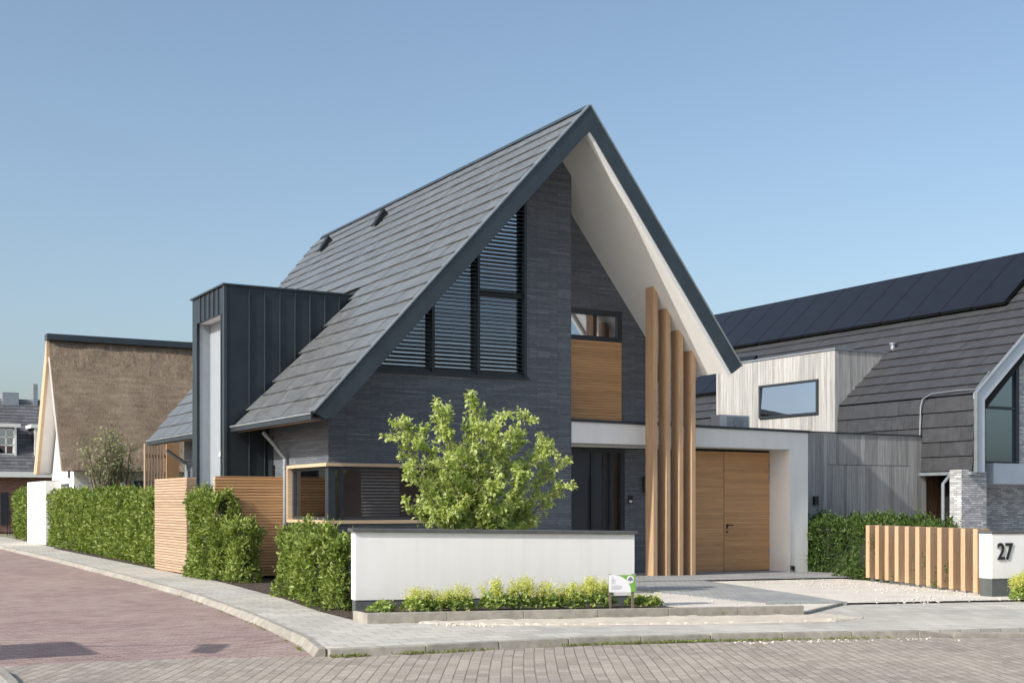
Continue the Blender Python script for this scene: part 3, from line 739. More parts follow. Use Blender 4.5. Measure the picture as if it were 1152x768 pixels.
# ------------------------------------------------------------------ garden wall, sign, fences
def wall_thing(name, label, cat, a, b, th, z0a, z0b, z1a, z1b, plinth=.16, cop=.045, base=-.15, over=.04):
    a = Vector((*a, 0)); b = Vector((*b, 0)); d = (b - a).normalized(); q = Vector((-d.y, d.x, 0))
    W = thing(name, label, cat, (a.x, a.y, 0))
    def hx(mb, o0, o1, s0, s1, za0, zb0, za1, zb1):
        A = a + d * s0; B = b - d * s1
        c = [A + q * o0, B + q * o0, B + q * o1, A + q * o1]
        zz0 = [za0, zb0, zb0, za0]; zz1 = [za1, zb1, zb1, za1]
        mb.hexa([(p.x, p.y, z) for p, z in zip(c, zz0)] + [(p.x, p.y, z) for p, z in zip(c, zz1)], .5)
    m = MB(); hx(m, 0, th, 0, 0, z0a + plinth, z0b + plinth, z1a - cop, z1b - cop); m.build('plaster_body', M['white'], W, bevel=.006)
    if plinth: m = MB(); hx(m, .012, th - .012, .012, .012, base, base, z0a + plinth - .001, z0b + plinth - .001); m.build('plinth', M['plinth'], W)
    m = MB(); hx(m, -over, th + over, -over, -over, z1a - cop + .001, z1b - cop + .001, z1a, z1b); m.build('coping', M['plinth'], W, bevel=.004)
    return W, a, b, d, q
wall_thing('garden_wall', 'long low white plastered wall with dark plinth in front of the green tree', 'wall', (6.69, 16.05), (10.72, 15.30), .24, 0, -.03, 1.165, 1.10, plinth=.20)
W27, a, b, d, q = wall_thing('garden_wall', 'white plastered wall with the number 27, beside the upright wooden posts', 'wall', (17.90, 15.02), (24.0, 13.9), .33, -.12, -.15, 1.03, 1.0, plinth=.34, over=.015)
# number 27
def text_mesh(txt, size, ext, off=0):
    cu = bpy.data.curves.new('number', 'FONT'); cu.body = txt; cu.size = size; cu.extrude = ext; cu.offset = off
    o = bpy.data.objects.new('tmp', cu); COL.objects.link(o)
    dg = bpy.context.evaluated_depsgraph_get(); me = bpy.data.meshes.new_from_object(o.evaluated_get(dg))
    bpy.data.objects.remove(o); return me
me = text_mesh('27', .40, .012, .004); me.materials.append(M['black'])
no = bpy.data.objects.new('house_number', me); COL.objects.link(no); no.parent = W27
pos = a + d * .10 - q * .014 + Vector((0, 0, .55))
no.matrix_parent_inverse = Matrix.Translation(W27.location).inverted()
no.location = pos; no.rotation_euler = (PI / 2, 0, math.atan2(d.y, d.x)); no.scale = (.80, 1, 1)
wall_thing('garden_pillar', 'plain white plastered wall end between two clipped hedges at the far left', 'wall', (8.35, 48.9), (8.9, 48.9), 4.0, 0, 0, 2.33, 2.33, plinth=0, cop=.02, base=0, over=0)

# info board
S = thing('garden_sign', 'small white and green information board on two stakes among the planting', 'sign', (10.1, 14.83, .08))
sa = Vector((9.74, 14.50, 0)); sd = Vector((math.cos(math.radians(-18)), math.sin(math.radians(-18)), 0)); sq = Vector((sd.y, -sd.x, 0))
sw, sz0, sz1 = .375, .30, .535
def sp(s, z, o=0): p = sa + sd * s + sq * o; return (p.x, p.y, z)
mb = MB(); mb.hexa([sp(0, sz0), sp(sw, sz0), sp(sw, sz0, -.012), sp(0, sz0, -.012), sp(0, sz1), sp(sw, sz1), sp(sw, sz1, -.012), sp(0, sz1, -.012)], .5); mb.build('board', M['signwhite'], S)
mb = MB()
arc = [(sw * (.20 + .62 * math.sin(t)), sz1 - .002 - (sz1 - sz0) * (1 - math.cos(t)) * 1.0) for t in [PI / 2 * k / 12 for k in range(13)]]
poly = arc + [(sw * .99, sz0 + .002), (sw * .99, sz1 - .002)]
n = len(poly); mb.add([sp(x, z, .002) for x, z in poly] + [sp(x, z, .004) for x, z in poly], [tuple(range(n)), tuple(range(n, 2 * n))[::-1]] + [(i, (i + 1) % n, (i + 1) % n + n, i + n) for i in range(n)], .5)
mb.build('green_field', M['signgreen'], S)
cz = sz1 - .065; cxx = sw * .79
mb = MB(); mb.disc(sp(cxx, cz, .006), sq, .052, 28, th=.003); em = mb.build('round_emblem', M['signwhite'], S)
mb = MB()
mb.disc(sp(cxx - .018, cz + .006, .009), sq, .017, 10, th=.002); mb.disc(sp(cxx + .018, cz + .006, .009), sq, .017, 10, th=.002); mb.disc(sp(cxx, cz + .022, .0092), sq, .018, 10, th=.002)
mb.hexa([sp(cxx - .004, cz - .035, .008), sp(cxx + .004, cz - .035, .008), sp(cxx + .004, cz - .035, .010), sp(cxx - .004, cz - .035, .010), sp(cxx - .004, cz + .01, .008), sp(cxx + .004, cz + .01, .008), sp(cxx + .004, cz + .01, .010), sp(cxx - .004, cz + .01, .010)])
mb.hexa([sp(cxx - .044, cz - .012, .008), sp(cxx + .044, cz - .012, .008), sp(cxx + .044, cz - .012, .010), sp(cxx - .044, cz - .012, .010), sp(cxx - .044, cz - .004, .008), sp(cxx + .044, cz - .004, .008), sp(cxx + .044, cz - .004, .010), sp(cxx - .044, cz - .004, .010)])
mb.build('tree_emblem', M['signgrey'], em)
mb = MB()
for i, (l, zz) in enumerate(((.035, .035), (.05, .06), (.05, .075), (.07, .09), (.05, .105), (.06, .12), (.14, .15), (.15, .165), (.15, .18), (.12, .195))):
    z = sz1 - zz; mb.hexa([sp(.03, z, .001), sp(.03 + l, z, .001), sp(.03 + l, z, .002), sp(.03, z, .002), sp(.03, z + .0035, .001), sp(.03 + l, z + .0035, .001), sp(.03 + l, z + .0035, .002), sp(.03, z + .0035, .002)])
mb.build('print_line', M['signgrey'], S)
for s in (.0, sw - .055):
    mb = MB(); mb.hexa([sp(s, 0, -.013), sp(s + .035, 0, -.013), sp(s + .035, 0, -.035), sp(s, 0, -.035), sp(s, sz1 + .01, -.013), sp(s + .035, sz1 + .01, -.013), sp(s + .035, sz1 + .01, -.035), sp(s, sz1 + .01, -.035)]); mb.build('stake', M['bark'], S)

# left slatted fences
F1 = thing('slatted_fence', 'pale wooden slatted screen facing the street, left of the tall hedge block', 'fence', (7.4, 28.2, 0))
mb = MB(); slat_panel(mb, 7.40, 0, 26.87, 29.5, .03, 2.06, .058, .012, 'v', .03); mb.build('slats', M['fence_h'], F1)
mb = MB(); slat_panel(mb, 7.40, 7.60, 26.845, 0, .03, 2.06, .058, .012, 'u', .024); mb.build('end_slats', M['fence_h'], F1)
mb = MB(); mb.box(7.432, 7.58, 26.89, 29.48, .0, 2.03); mb.build('frame', M['cedar_v'], F1)
F2 = thing('slatted_fence', 'brown wooden slatted fence between the zinc dormer and the corner window', 'fence', (8.1, 24.5, 0))
mb = MB(); slat_panel(mb, 7.47, 8.88, 24.99, 0, .05, 2.04, .058, .012, 'u', .03); mb.build('slats', M['cedar_h'], F2)
mb = MB(); mb.box(7.49, 8.86, 25.022, 25.06, .05, 2.02); mb.build('frame', M['brownwood'], F2)
mb = MB(); slat_panel(mb, 7.45, 0, 24.99, 25.12, .05, 2.04, .058, .012, 'v', .018); mb.build('side_slats', M['fence_h'], F2)

# upright posts, right
FP = thing('post_fence', 'row of upright square wooden posts beside the white wall numbered 27', 'fence', (19.2, 17.3, -.1))
for i in range(11):
    v = 19.35 - i * .33 + (.0 if i else 0); u = 19.38 - .115 * i
    v = 19.30 - i * .372; u = 19.35 - i * .115
    mb = MB(); mb.box(u, u + .33, v, v + .10, -.02 - .004 * i, 1.055); mb.build('post', M['fin'], FP, bevel=.004)
    mb = MB(); mb.box(u + .12, u + .20, v + .01, v + .09, -.2, -.01 - .004 * i); mb.build('post_foot', M['edge'], FP)


# ------------------------------------------------------------------ foliage
rng = np.random.default_rng(7)
def leaf_mesh(name, P, D, N, L, Wd, m, parent=None, fold=.25, rndv=None, kind=None):
    """P base points, D leaf directions, N approx normals, L lengths, Wd widths"""
    n = len(P)
    D = D / np.linalg.norm(D, axis=1)[:, None]
    S = np.cross(D, N); S /= (np.linalg.norm(S, axis=1)[:, None] + 1e-9); Nn = np.cross(S, D)
    L = L[:, None]; Wd = Wd[:, None]
    mid = P + D * L * .45
    V = np.stack([P, mid + S * Wd * .5 + Nn * Wd * fold, P + D * L - Nn * L * .08, mid - S * Wd * .5 + Nn * Wd * fold], 1).reshape(-1, 3)
    base = np.arange(n)[:, None] * 4
    F = np.concatenate([base + np.array([[0, 1, 2]]), base + np.array([[0, 2, 3]])], 1).reshape(-1)
    me = bpy.data.meshes.new(name); me.vertices.add(n * 4); me.vertices.foreach_set('co', V.reshape(-1).astype(np.float32))
    me.loops.add(n * 6); me.loops.foreach_set('vertex_index', F.astype(np.int32))
    me.polygons.add(n * 2); me.polygons.foreach_set('loop_start', np.arange(0, n * 6, 3).astype(np.int32))
    me.update(calc_edges=True); me.validate()
    at = me.attributes.new('rnd', 'FLOAT', 'FACE')
    r = rng.random(n) if rndv is None else rndv
    at.data.foreach_set('value', np.repeat(r, 2).astype(np.float32))
    me.materials.append(m)
    o = bpy.data.objects.new(name, me); COL.objects.link(o)
    if parent is not None:
        o.parent = parent; o.matrix_parent_inverse = Matrix.Translation(parent.location).inverted()
    if kind: o['kind'] = kind
    return o
def rand_dir(n):
    v = rng.normal(size=(n, 3)); return v / np.linalg.norm(v, axis=1)[:, None]

def hedge(name, label, boxes, ls, dens, m, loc, lump=.10, shoots=1.0, wr=.42, group=None):
    """boxes: (u0,u1,v0,v1,z0,z1,shear) ; leaves in a lumpy layer on every face"""
    Hd = thing(name, label, 'hedge', loc, group)
    PP = []; NN = []
    core = MB()
    for bx in boxes:
        u0, u1, v0, v1, z0, z1 = bx[:6]; k = bx[6] if len(bx) > 6 else 0.0   # k: u drift per v
        faces = [((0, -1, 0), (u1 - u0) * (z1 - z0)), ((0, 1, 0), (u1 - u0) * (z1 - z0) * .4), ((-1, 0, 0), (v1 - v0) * (z1 - z0)), ((1, 0, 0), (v1 - v0) * (z1 - z0) * .5), ((0, 0, 1), (u1 - u0) * (v1 - v0))]
        for nrm, ar in faces:
            n = int(ar * dens)
            if n < 1: continue
            a = rng.random((n, 3)); dep = rng.random(n) ** 2 * .16
            p = np.empty((n, 3)); p[:, 0] = u0 + a[:, 0] * (u1 - u0); p[:, 1] = v0 + a[:, 1] * (v1 - v0); p[:, 2] = z0 + a[:, 2] * (z1 - z0)
            nv = np.array(nrm, float)
            for ax in range(3):
                if nv[ax] > 0: p[:, ax] = (u1, v1, z1)[ax] - dep
                if nv[ax] < 0: p[:, ax] = (u0, v0, z0)[ax] + dep
            PP.append((p, np.tile(nv, (n, 1)), k, v0, (u0, u1, v0, v1, z0, z1)))
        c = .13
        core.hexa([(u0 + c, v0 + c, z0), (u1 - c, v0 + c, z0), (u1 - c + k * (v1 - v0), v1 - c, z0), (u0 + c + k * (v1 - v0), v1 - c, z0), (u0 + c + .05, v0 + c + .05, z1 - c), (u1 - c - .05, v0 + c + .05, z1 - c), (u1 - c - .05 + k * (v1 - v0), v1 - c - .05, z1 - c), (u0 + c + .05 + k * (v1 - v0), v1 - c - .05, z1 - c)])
    out = []; outn = []
    for p, nv, k, v0, bb in PP:
        u0, u1, v0, v1, z0, z1 = bb
        # round the corners and add lumps
        cx = np.array([(u0 + u1) / 2, (v0 + v1) / 2, z0 + (z1 - z0) * .45]); hs = np.array([(u1 - u0) / 2, (v1 - v0) / 2, (z1 - z0) / 2 + .05])
        rel = (p - cx) / hs; corner = np.clip((np.abs(rel[:, 0]) ** 8 + np.abs(rel[:, 1]) ** 8 + np.clip(rel[:, 2], 0, 2) ** 8) - 1, 0, 2)
        w = p.copy()
        disp = np.array([noise.noise(Vector((q[0], q[1], q[2] * .45)) * 2.4) * lump * 1.9 + noise.noise(Vector(q) * 6) * lump * .9 for q in p])
        outw = nv * disp[:, None]
        w += outw - (p - cx) / (np.linalg.norm(p - cx, axis=1)[:, None] + 1e-6) * (corner * .13)[:, None]
        w[:, 0] += k * (w[:, 1] - v0)
        out.append(w); outn.append(nv)
    P = np.concatenate(out); N0 = np.concatenate(outn)
    keep = rng.random(len(P)) < np.array([.42 + 1.3 * (noise.noise(Vector(q) * 4.2) + .30) for q in P])
    P = P[keep]; N0 = N0[keep]; n = len(P)
    D = N0 * .55 + rand_dir(n) * .7 + np.array([0, 0, .35]); Nr = N0 * .4 + rand_dir(n) * .8 + np.array([0, 0, .5])
    P[:, 2] = np.maximum(P[:, 2], .02 + gz(boxes[0][0]))
    L = ls * rng.uniform(.4, 1.25, n)
    # shoots standing out of the clipped surface
    m_s = int(n * .02 * shoots); idx = rng.integers(0, n, m_s); sp_, sd_, sn_, sl_ = [], [], [], []
    for i in idx:
        if N0[i, 2] < .5 and rng.random() < .6: continue
        d = N0[i] * .5 + np.array([rng.normal() * .3, rng.normal() * .3, .9]); d /= np.linalg.norm(d); hl = rng.uniform(.06, .20)
        for t in np.linspace(.1, 1, 7):
            sp_.append(P[i] + d * hl * t); dd = rng.normal(size=3) * .7 + d * .8; sd_.append(dd); sn_.append(rng.normal(size=3)); sl_.append(ls * rng.uniform(.5, .9))
    if sp_:
        P = np.concatenate([P, np.array(sp_)]); D = np.concatenate([D, np.array(sd_)]); Nr = np.concatenate([Nr, np.array(sn_)]); L = np.concatenate([L, np.array(sl_)])
    r = rng.random(len(P)); r[n:] = .7 + .3 * r[n:]
    leaf_mesh('foliage', P, D, Nr, L, L * wr, m, Hd, rndv=r)
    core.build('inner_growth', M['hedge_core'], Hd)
    return Hd
hedge('hedge', 'short clipped hedge block at the left end of the white garden wall', [(6.70, 7.12, 16.8, 18.2, 0, 1.0), (6.98, 7.42, 18.45, 20.1, 0, 1.02, .0)], .085, 2600, M['hedge'], (7.3, 18, 0), .13, 2.0)
hedge('hedge', 'stepped clipped hedge, tall at its left end, between the two slatted fences', [(7.42, 7.93, 23.55, 24.85, 0, 1.08), (7.32, 7.80, 24.55, 26.6, 0, 1.70)], .09, 2300, M['hedge'], (7.6, 24, 0), .13, 2.0)
hedge('hedge', 'long tall clipped hedge left of the pale slatted screen', [(7.65, 8.5, 29.7, 36, 0, 1.74, .045), (7.93, 8.8, 36, 42, 0, 1.80, .04), (8.17, 9.0, 42, 48.5, 0, 1.84, .03)], .12, 900, M['hedge'], (8, 38, 0), .14, 1.5)
hedge('hedge', 'far clipped hedge left of the plain white wall end', [(8.7, 9.8, 53.2, 62, 0, 2.0, .06)], .15, 500, M['hedge'], (9, 56, 0), .14)
hedge('hedge', 'dark green hedge in front of the grey boarded annex', [(20.95, 21.8, 20.9, 23.5, -.15, 1.08), (19.9, 21.0, 20.5, 21.0, -.15, .0), (19.75, 20.9, 18.3, 20.3, -.15, 1.12), (21.0, 24, 22.6, 23.6, -.15, .98)], .085, 1500, M['hedge_dark'], (21, 21, -.15), .16, 2.0)

# --- multi-stem tree behind the wall
def tree(name, label, cat, base, tips, m, leafs, nleaf, tw=(.25, .65), stem_r=.035, wr=.6, seed=3, fan=.5, droop=.0, start=.25, group=None):
    R = random.Random(seed); T_ = thing(name, label, cat, base, group); B = Vector(base)
    br = MB(); pts = []
    for tip in tips:
        tip = Vector(tip); d = tip - B
        ctrl = B + Vector((d.x * .25, d.y * .25, d.z * .55)) + Vector((R.uniform(-.1, .1), R.uniform(-.1, .1), 0))
        path = []
        for i in range(13):
            t = i / 12; p = B * (1 - t) ** 2 + ctrl * 2 * t * (1 - t) + tip * t * t
            p += Vector((noise.noise(p * 1.9 + Vector((seed, 0, 0))), noise.noise(p * 1.9 + Vector((0, seed, 5))), 0)) * .10 * t; path.append(p)
        br.tube(path, [stem_r * (1 - .85 * i / 12) for i in range(13)], 6)
        Ld = d.length
        for k in range(int(9 + Ld * 5)):
            t = start + (1 - start) * R.random() ** .85
            i = min(11, int(t * 12)); p = path[i].lerp(path[i + 1], t * 12 - i); ax = (path[i + 1] - path[i]).normalized()
            side = Vector((R.gauss(0, 1), R.gauss(0, 1), R.gauss(0, .45))); side = (side - ax * side.dot(ax)).normalized()
            dr = (ax * R.uniform(.5, 1.0) + side * fan * R.uniform(.7, 1.6) + Vector((0, 0, .15 - droop))).normalized()
            l = R.uniform(*tw) * (1.15 - .55 * t)
            tp = [p + dr * l * s + Vector((0, 0, .05 * s * s)) for s in (0, .33, .66, 1)]
            br.tube(tp, [.008, .006, .004, .002], 4)
            for s in np.linspace(.15, 1, 7): pts.append((p + dr * l * s, dr))
            for q in range(2):
                s = R.uniform(.3, .8); p2 = p + dr * l * s; d2 = (dr + Vector((R.gauss(0, .6), R.gauss(0, .6), R.gauss(.1, .4)))).normalized(); l2 = l * .5
                for ss in (.3, .6, 1): pts.append((p2 + d2 * l2 * ss, d2))
        for s in np.linspace(.5, 1, 12):
            i = min(11, int(s * 12)); pts.append((path[i].lerp(path[i + 1], s * 12 - i), (path[i + 1] - path[i]).normalized()))
    br.build('trunk', M['bark'], T_, smooth=True)
    n = nleaf; idx = rng.integers(0, len(pts), n)
    P = np.array([pts[i][0][:] for i in idx]) + rng.normal(size=(n, 3)) * .022
    ax = np.array([pts[i][1][:] for i in idx])
    D = ax * .5 + rand_dir(n) * .9 + np.array([0, 0, -.25]); N = rand_dir(n) * .55 + np.array([-.15, -.1, .9])
    L = leafs * rng.uniform(.6, 1.2, n)
    leaf_mesh('crown', P, D, N, L, L * wr, m, T_, fold=.12)
    return T_
tb = (9.65, 18.0, .0)
tips = [(8.02, 18.1, 2.72), (8.35, 18.3, 2.95), (8.72, 17.8, 3.02), (9.15, 18.4, 3.12), (9.35, 17.7, 2.75), (9.62, 18.1, 3.22), (9.95, 17.8, 3.10), (10.2, 18.4, 2.95), (10.6, 18.0, 3.05), (10.75, 17.6, 2.55), (11.1, 18.2, 2.65), (11.35, 18.0, 2.30), (11.1, 17.7, 1.85), (8.15, 17.8, 2.1), (8.3, 18.2, 1.6), (8.7, 17.6, 2.2), (10.3, 17.6, 2.0), (9.5, 17.4, 1.9), (9.2, 18.5, 2.2), (10.9, 18.5, 1.45), (8.9, 17.7, 1.35), (9.7, 17.5, 1.4), (10.4, 17.8, 1.5)]
tips = [(9.65 + (a_ - 9.65) * .90, b_, c_ * .955) for a_, b_, c_ in tips]
tree('garden_tree', 'bushy light green multi-stemmed tree behind the white garden wall', 'tree', tb, tips, M['tree'], .083, 22000, (.18, .46), .026, .58, 3, .62, start=.3)
# slim young trees in front of the thatched house
for i, (u, v, zt, sd_) in enumerate(((8.72, 41.6, 3.7, 5), (9.05, 41.8, 3.95, 9), (9.5, 42, 3.6, 12))):
    tp = [(u + .45 * math.cos(k * 2.4 + i), v + .45 * math.sin(k * 2.4 + i), zt - .42 * (k % 4) - .1 * R0) for k, R0 in zip(range(7), (0, 1, 2, 0, 3, 1, 2))]
    tree('young_tree', ('slim young tree nearest the white gable of the thatched house', 'middle and tallest slim young tree in front of the thatched roof', 'slim young tree in front of the thatched roof, nearest the slatted screen')[i], 'tree', (u, v, 0), tp, M['olive'], .12, 520, (.3, .8), .055, .45, sd_, .9, start=.62, group='young trees before the thatched house')

# --- lady's mantle clumps
def mantle(label, c, rad, hgt, seed, flowers=1.0, group='flowering plants along the white wall', name='flowering_plant', cat='plant'):
    R = random.Random(seed); P_ = thing(name, label, cat, c, group); c = Vector(c)
    pts = []; D = []; N = []; L = []
    n = int(360 * (rad / .2) ** 2)
    for i in range(n):
        a = R.uniform(0, 2 * PI); e = R.random() ** .6; rr = rad * math.sqrt(R.random())
        h = hgt * .72 * math.sqrt(max(0, 1 - (rr / rad) ** 2)) * R.uniform(.35, 1.0)
        p = c + Vector((math.cos(a) * rr, math.sin(a) * rr, h + .01)); pts.append(p[:])
        D.append((math.cos(a) + R.gauss(0, .5), math.sin(a) + R.gauss(0, .5), R.gauss(.0, .4))); N.append((R.gauss(0, .5) + math.cos(a) * .4, R.gauss(0, .5) + math.sin(a) * .4, 1)); L.append(R.uniform(.035, .075))
    leaf_mesh('leaves', np.array(pts), np.array(D), np.array(N), np.array(L), np.array(L) * 1.05, M['mantle_leaf'], P_, fold=.15)
    pts = []; D = []; st = MB()
    ns = int(42 * flowers * (rad / .2) ** 1.5)
    for i in range(ns):
        a = R.uniform(0, 2 * PI); rr = rad * R.random() ** .7; dr = Vector((math.cos(a) * rr * .5, math.sin(a) * rr * .5, 0))
        b = c + dr * .4; t = c + Vector((math.cos(a) * rr, math.sin(a) * rr, hgt * R.uniform(.75, 1.15) * (1 - .25 * (rr / rad) ** 2)))
        st.tube([b, (b + t) / 2 + Vector((0, 0, .02)), t], .002, 3)
        for k in range(44):
            q = t + Vector((R.gauss(0, .028), R.gauss(0, .028), R.gauss(-.03, .038))); pts.append(q[:]); D.append((R.gauss(0, 1), R.gauss(0, 1), R.gauss(.3, 1)))
    if pts:
        n = len(pts); leaf_mesh('blossom', np.array(pts), np.array(D), rand_dir(n), rng.uniform(.014, .026, n), rng.uniform(.012, .020, n), M['mantle_flower'], P_)
        st.build('stem', M['mantle_leaf'], P_)
    return P_
def ordl(k): return ['first', 'second', 'third', 'fourth', 'fifth', 'sixth', 'seventh', 'eighth', 'ninth', 'tenth', 'eleventh'][k]
pl = [(6.80, 15.42, .17, .22, .1), (7.22, 15.22, .20, .40, .7), (7.47, 15.2, .17, .36, .8), (7.78, 15.12, .2, .40, .9), (8.28, 15.02, .22, .50, .8), (8.62, 14.95, .2, .52, 1.2), (8.98, 14.86, .19, .42, 1), (9.32, 14.80, .18, .42, 1), (9.62, 14.72, .2, .50, 1.3), (9.90, 14.86, .15, .46, 1.2), (10.42, 14.55, .19, .24, .3)]
lab = ['lowest green clump at the left end of the wall bed, hardly flowering', 'yellow-green clump second from the left in the wall bed', 'yellow-flowering clump third from the left in the wall bed', 'yellow-flowering clump fourth from the left in the wall bed', 'broad leafy clump with tall yellow blossom near the middle of the wall bed', 'tallest dense yellow clump at the middle of the wall bed', 'yellow-green clump just right of the tallest one in the wall bed', 'yellow-green clump fourth from the sign in the wall bed', 'bright yellow rounded clump left of the sign', 'narrow yellow clump touching the sign\'s left stake', 'small green clump right of the sign at the end of the bed']
for k, (u, v, r, h, fl) in enumerate(pl): mantle(lab[k], (u, v, .085), r * .95, h * .74, 20 + k, fl * .7)
mantle('yellow-green rounded shrub in front of the white wall numbered 27', (17.98, 14.32, -.12), .30, .46, 77, 1.5, None, 'shrub', 'shrub')
mantle('tiny leafy plant between the sign and the gravel', (10.25, 14.62, .085), .12, .2, 91, .1)

# climbers between posts
pts = []; D = []
R = random.Random(4); st = MB()
for i in range(26):
    t = R.random(); u = 19.5 - 1.15 * t + R.uniform(-.1, .35); v = 19.2 - 3.6 * t; h = R.uniform(.25, 1.0) if R.random() < .6 else R.uniform(.9, 1.3)
    b = Vector((u, v, -.12)); tp = b + Vector((R.gauss(0, .12), R.gauss(0, .15), h)); st.tube([b, (b + tp) / 2 + Vector((R.gauss(0, .05), R.gauss(0, .05), 0)), tp], .004, 4)
    for k in range(int(60 + 60 * h)):
        s = R.random() ** .8; q = b.lerp(tp, s) + Vector((R.gauss(0, .05), R.gauss(0, .07), R.gauss(0, .03))); pts.append(q[:]); D.append((R.gauss(0, 1), R.gauss(0, 1), R.gauss(.2, .7)))
CL = thing('climbing_plant', 'thin leafy plants growing between the upright wooden posts', 'plant', (19.1, 17.4, -.12))
n = len(pts); leaf_mesh('leaves', np.array(pts), np.array(D), rand_dir(n), rng.uniform(.03, .065, n), rng.uniform(.015, .03, n), M['hedge_dark'], CL)
st.build('stem', M['bark'], CL)

# weeds along kerb
pts = []; D = []
for i in range(2600):
    seg = R.choice([0, 1, 1, 1, 2]); 
    if seg == 1:
        s = R.choice([.05, .22, .3, .52, .6, .66, .7, .76, .8, .9]) + R.gauss(0, .03); j = min(3, max(0, int(s * 4))); a_, b_ = kerbF[j], kerbF[j + 1]; q = s * 4 - j
        p = (a_[0] + (b_[0] - a_[0]) * q, a_[1] + (b_[1] - a_[1]) * q - .02 + R.gauss(0, .02)); z = -.075 + gz(p[0])
    elif seg == 0:
        s = R.random(); p = (6.5 + 5.8 * s, 14.86 - 1.26 * s - .04 + R.gauss(0, .02)); z = .005
        if R.random() < .7: continue
    else:
        s = R.random(); j = R.choice([2, 3, 4, 5, 6, 7]); a_, b_ = kerbL[j], kerbL[j + 1]; p = (a_[0] + (b_[0] - a_[0]) * s - .02, a_[1] + (b_[1] - a_[1]) * s); z = -.08
        if noise.noise(Vector((p[0] * 2, p[1] * 2, 0))) < .1: continue
    pts.append((p[0], p[1], z)); D.append((R.gauss(0, .6), R.gauss(0, .6), R.uniform(.2, 1)))
n = len(pts); leaf_mesh('weeds', np.array(pts), np.array(D), rand_dir(n), rng.uniform(.015, .055, n), rng.uniform(.006, .016, n), M['weed'], kind='stuff')
# loose pebbles and crumbs
pb = MB()
for i in range(1100):
    k = R.random()
    if k < .6: u = R.uniform(10.9, 19); v = R.uniform(14.2, 20.3) - (0 if u > 14 else 0); z = gz(u) + .040
    elif k < .68: u = R.uniform(9.5, 12.6); v = 11.75 - (u - 9.5) * .24 + R.gauss(-.1, .1); z = -.083 + gz(u)
    else: u = R.uniform(7, 12.4); v = 14.6 - (u - 7) * .22 - abs(R.gauss(0, .35)); z = gz(u) + .004
    if 11.6 < u < 16.6 and v > 15 and k < .6 and R.random() < .93: continue
    if v < 14.95 and 12.3 < u < 14.5: continue
    s = R.uniform(.006, .016); c = Vector((u, v, z)); q = [c + Vector((s * R.uniform(.7, 1.2) * x, s * R.uniform(.7, 1.2) * y, s * .8 * zz)) for zz in (-.5, 1) for x, y in ((-1, -1), (1, -1), (1, 1), (-1, 1))]
    pb.hexa([t[:] for t in q])
o = pb.build('loose_gravel', M['gravel']); o['kind'] = 'stuff'

# ------------------------------------------------------------------ neighbour on the right
NU = 26.0; NV = 22.3; KZ = 4.22; RU, RZ = 31.05, 8.60; mN = (RZ - KZ) / (RU - NU); NVE = 40.0; EZ = 2.30
N = thing('modern_house', 'neighbouring house with dark tiled roof, solar panels and weathered grey timber', 'house', (28, 26, -.2))
RU2 = 2 * RU - NU
w = MB()
w.box(NU + .5, RU2 - .5, 22.9, 23.1, 2.3, 2.32, .5)
def nroof(u): return KZ + mN * (u - NU) if u < RU else KZ + mN * (RU2 - u)
# pillar and walls
w.box(25.62, 26.52, 22.42, 22.80, -.4, 2.34, .5)
w.box(26.85, 36, 24.0, 24.2, -.4, 2.55, .5)
w.prism([(26.5, 2.3), (27.02, 2.3), (27.02, nroof(27.02) - .5), (26.5, nroof(26.5) - .3)], 'y', 22.95, 23.1, .5)
w.prism([(28.32, 2.5), (35.5, 2.5), (35.5, nroof(35.5) - .3), (RU, RZ - .5), (28.32, nroof(28.32) - .5)], 'y', 22.95, 23.1, .5)
w.build('wall', M['greybrick'], N)
w = MB(); w.box(26.62, 26.8, 22.9, 24.0, -.4, 2.5, .5); w.build('dark_return_wall', M['black'], N)
w = MB(); w.box(27.0, 28.32, 22.6, 23.12, 2.0, 2.53, .5); w.build('window_apron', M['bluegrey'], N)
f = MB(); zt = lambda u: nroof(u) - .52
f.box(27.02, 28.32, 22.9, 23.0, 2.53, 2.59); f.box(27.02, 28.32, 22.9, 23.0, 3.95, 4.02); f.box(28.2, 28.32, 22.88, 23.02, 2.55, zt(28.3)); f.box(27.02, 27.05, 22.9, 23, 2.5, zt(27.02))
f.prism([(27.02, zt(27.02) - .05), (28.32, zt(28.32) - .05), (28.32, zt(28.32)), (27.02, zt(27.02))], 'y', 22.9, 23.0)
nw = f.build('window', M['frame'], N)
g = MB(); g.prism([(27.04, 2.55), (28.25, 2.55), (28.25, zt(28.25)), (27.04, zt(27.04))], 'y', 22.95, 22.96); g.build('pane', M['glass_teal'], nw)
# roof body + tiles
rb_ = MB()
rb_.prism([(NU + .03, EZ), (NU + .03, KZ), (RU, RZ - .05), (RU2, KZ), (RU2, EZ), (RU2 - .4, EZ), (RU2 - .4, KZ - .4), (RU, RZ - .5), (NU + .4, KZ - .35), (NU + .4, EZ)], 'y', NV + .05, NVE, .5)
nr = rb_.build('roof', M['underlay'], N)
tl = MB(); tiles(tl, (NU + .02, KZ), (RU, RZ - .04), NV + .02, lambda t: NVE, 16, .42, .045)
tl.build('roof_tiles', M['tiledark'], nr)
tl = MB(); tiles(tl, (NU - .06, EZ + .02), (NU + .02, KZ), NV + .02, lambda t: NVE, 5, .42, .05)
tl.build('wall_tiles', M['tiledark'], nr)
tl = MB(); tl.prism([(RU - .14, RZ - .1), (RU, RZ + .02), (RU + .14, RZ - .1)], 'y', NV, NVE); tl.build('ridge_cap', M['tiledark'], nr)
rk = MB()
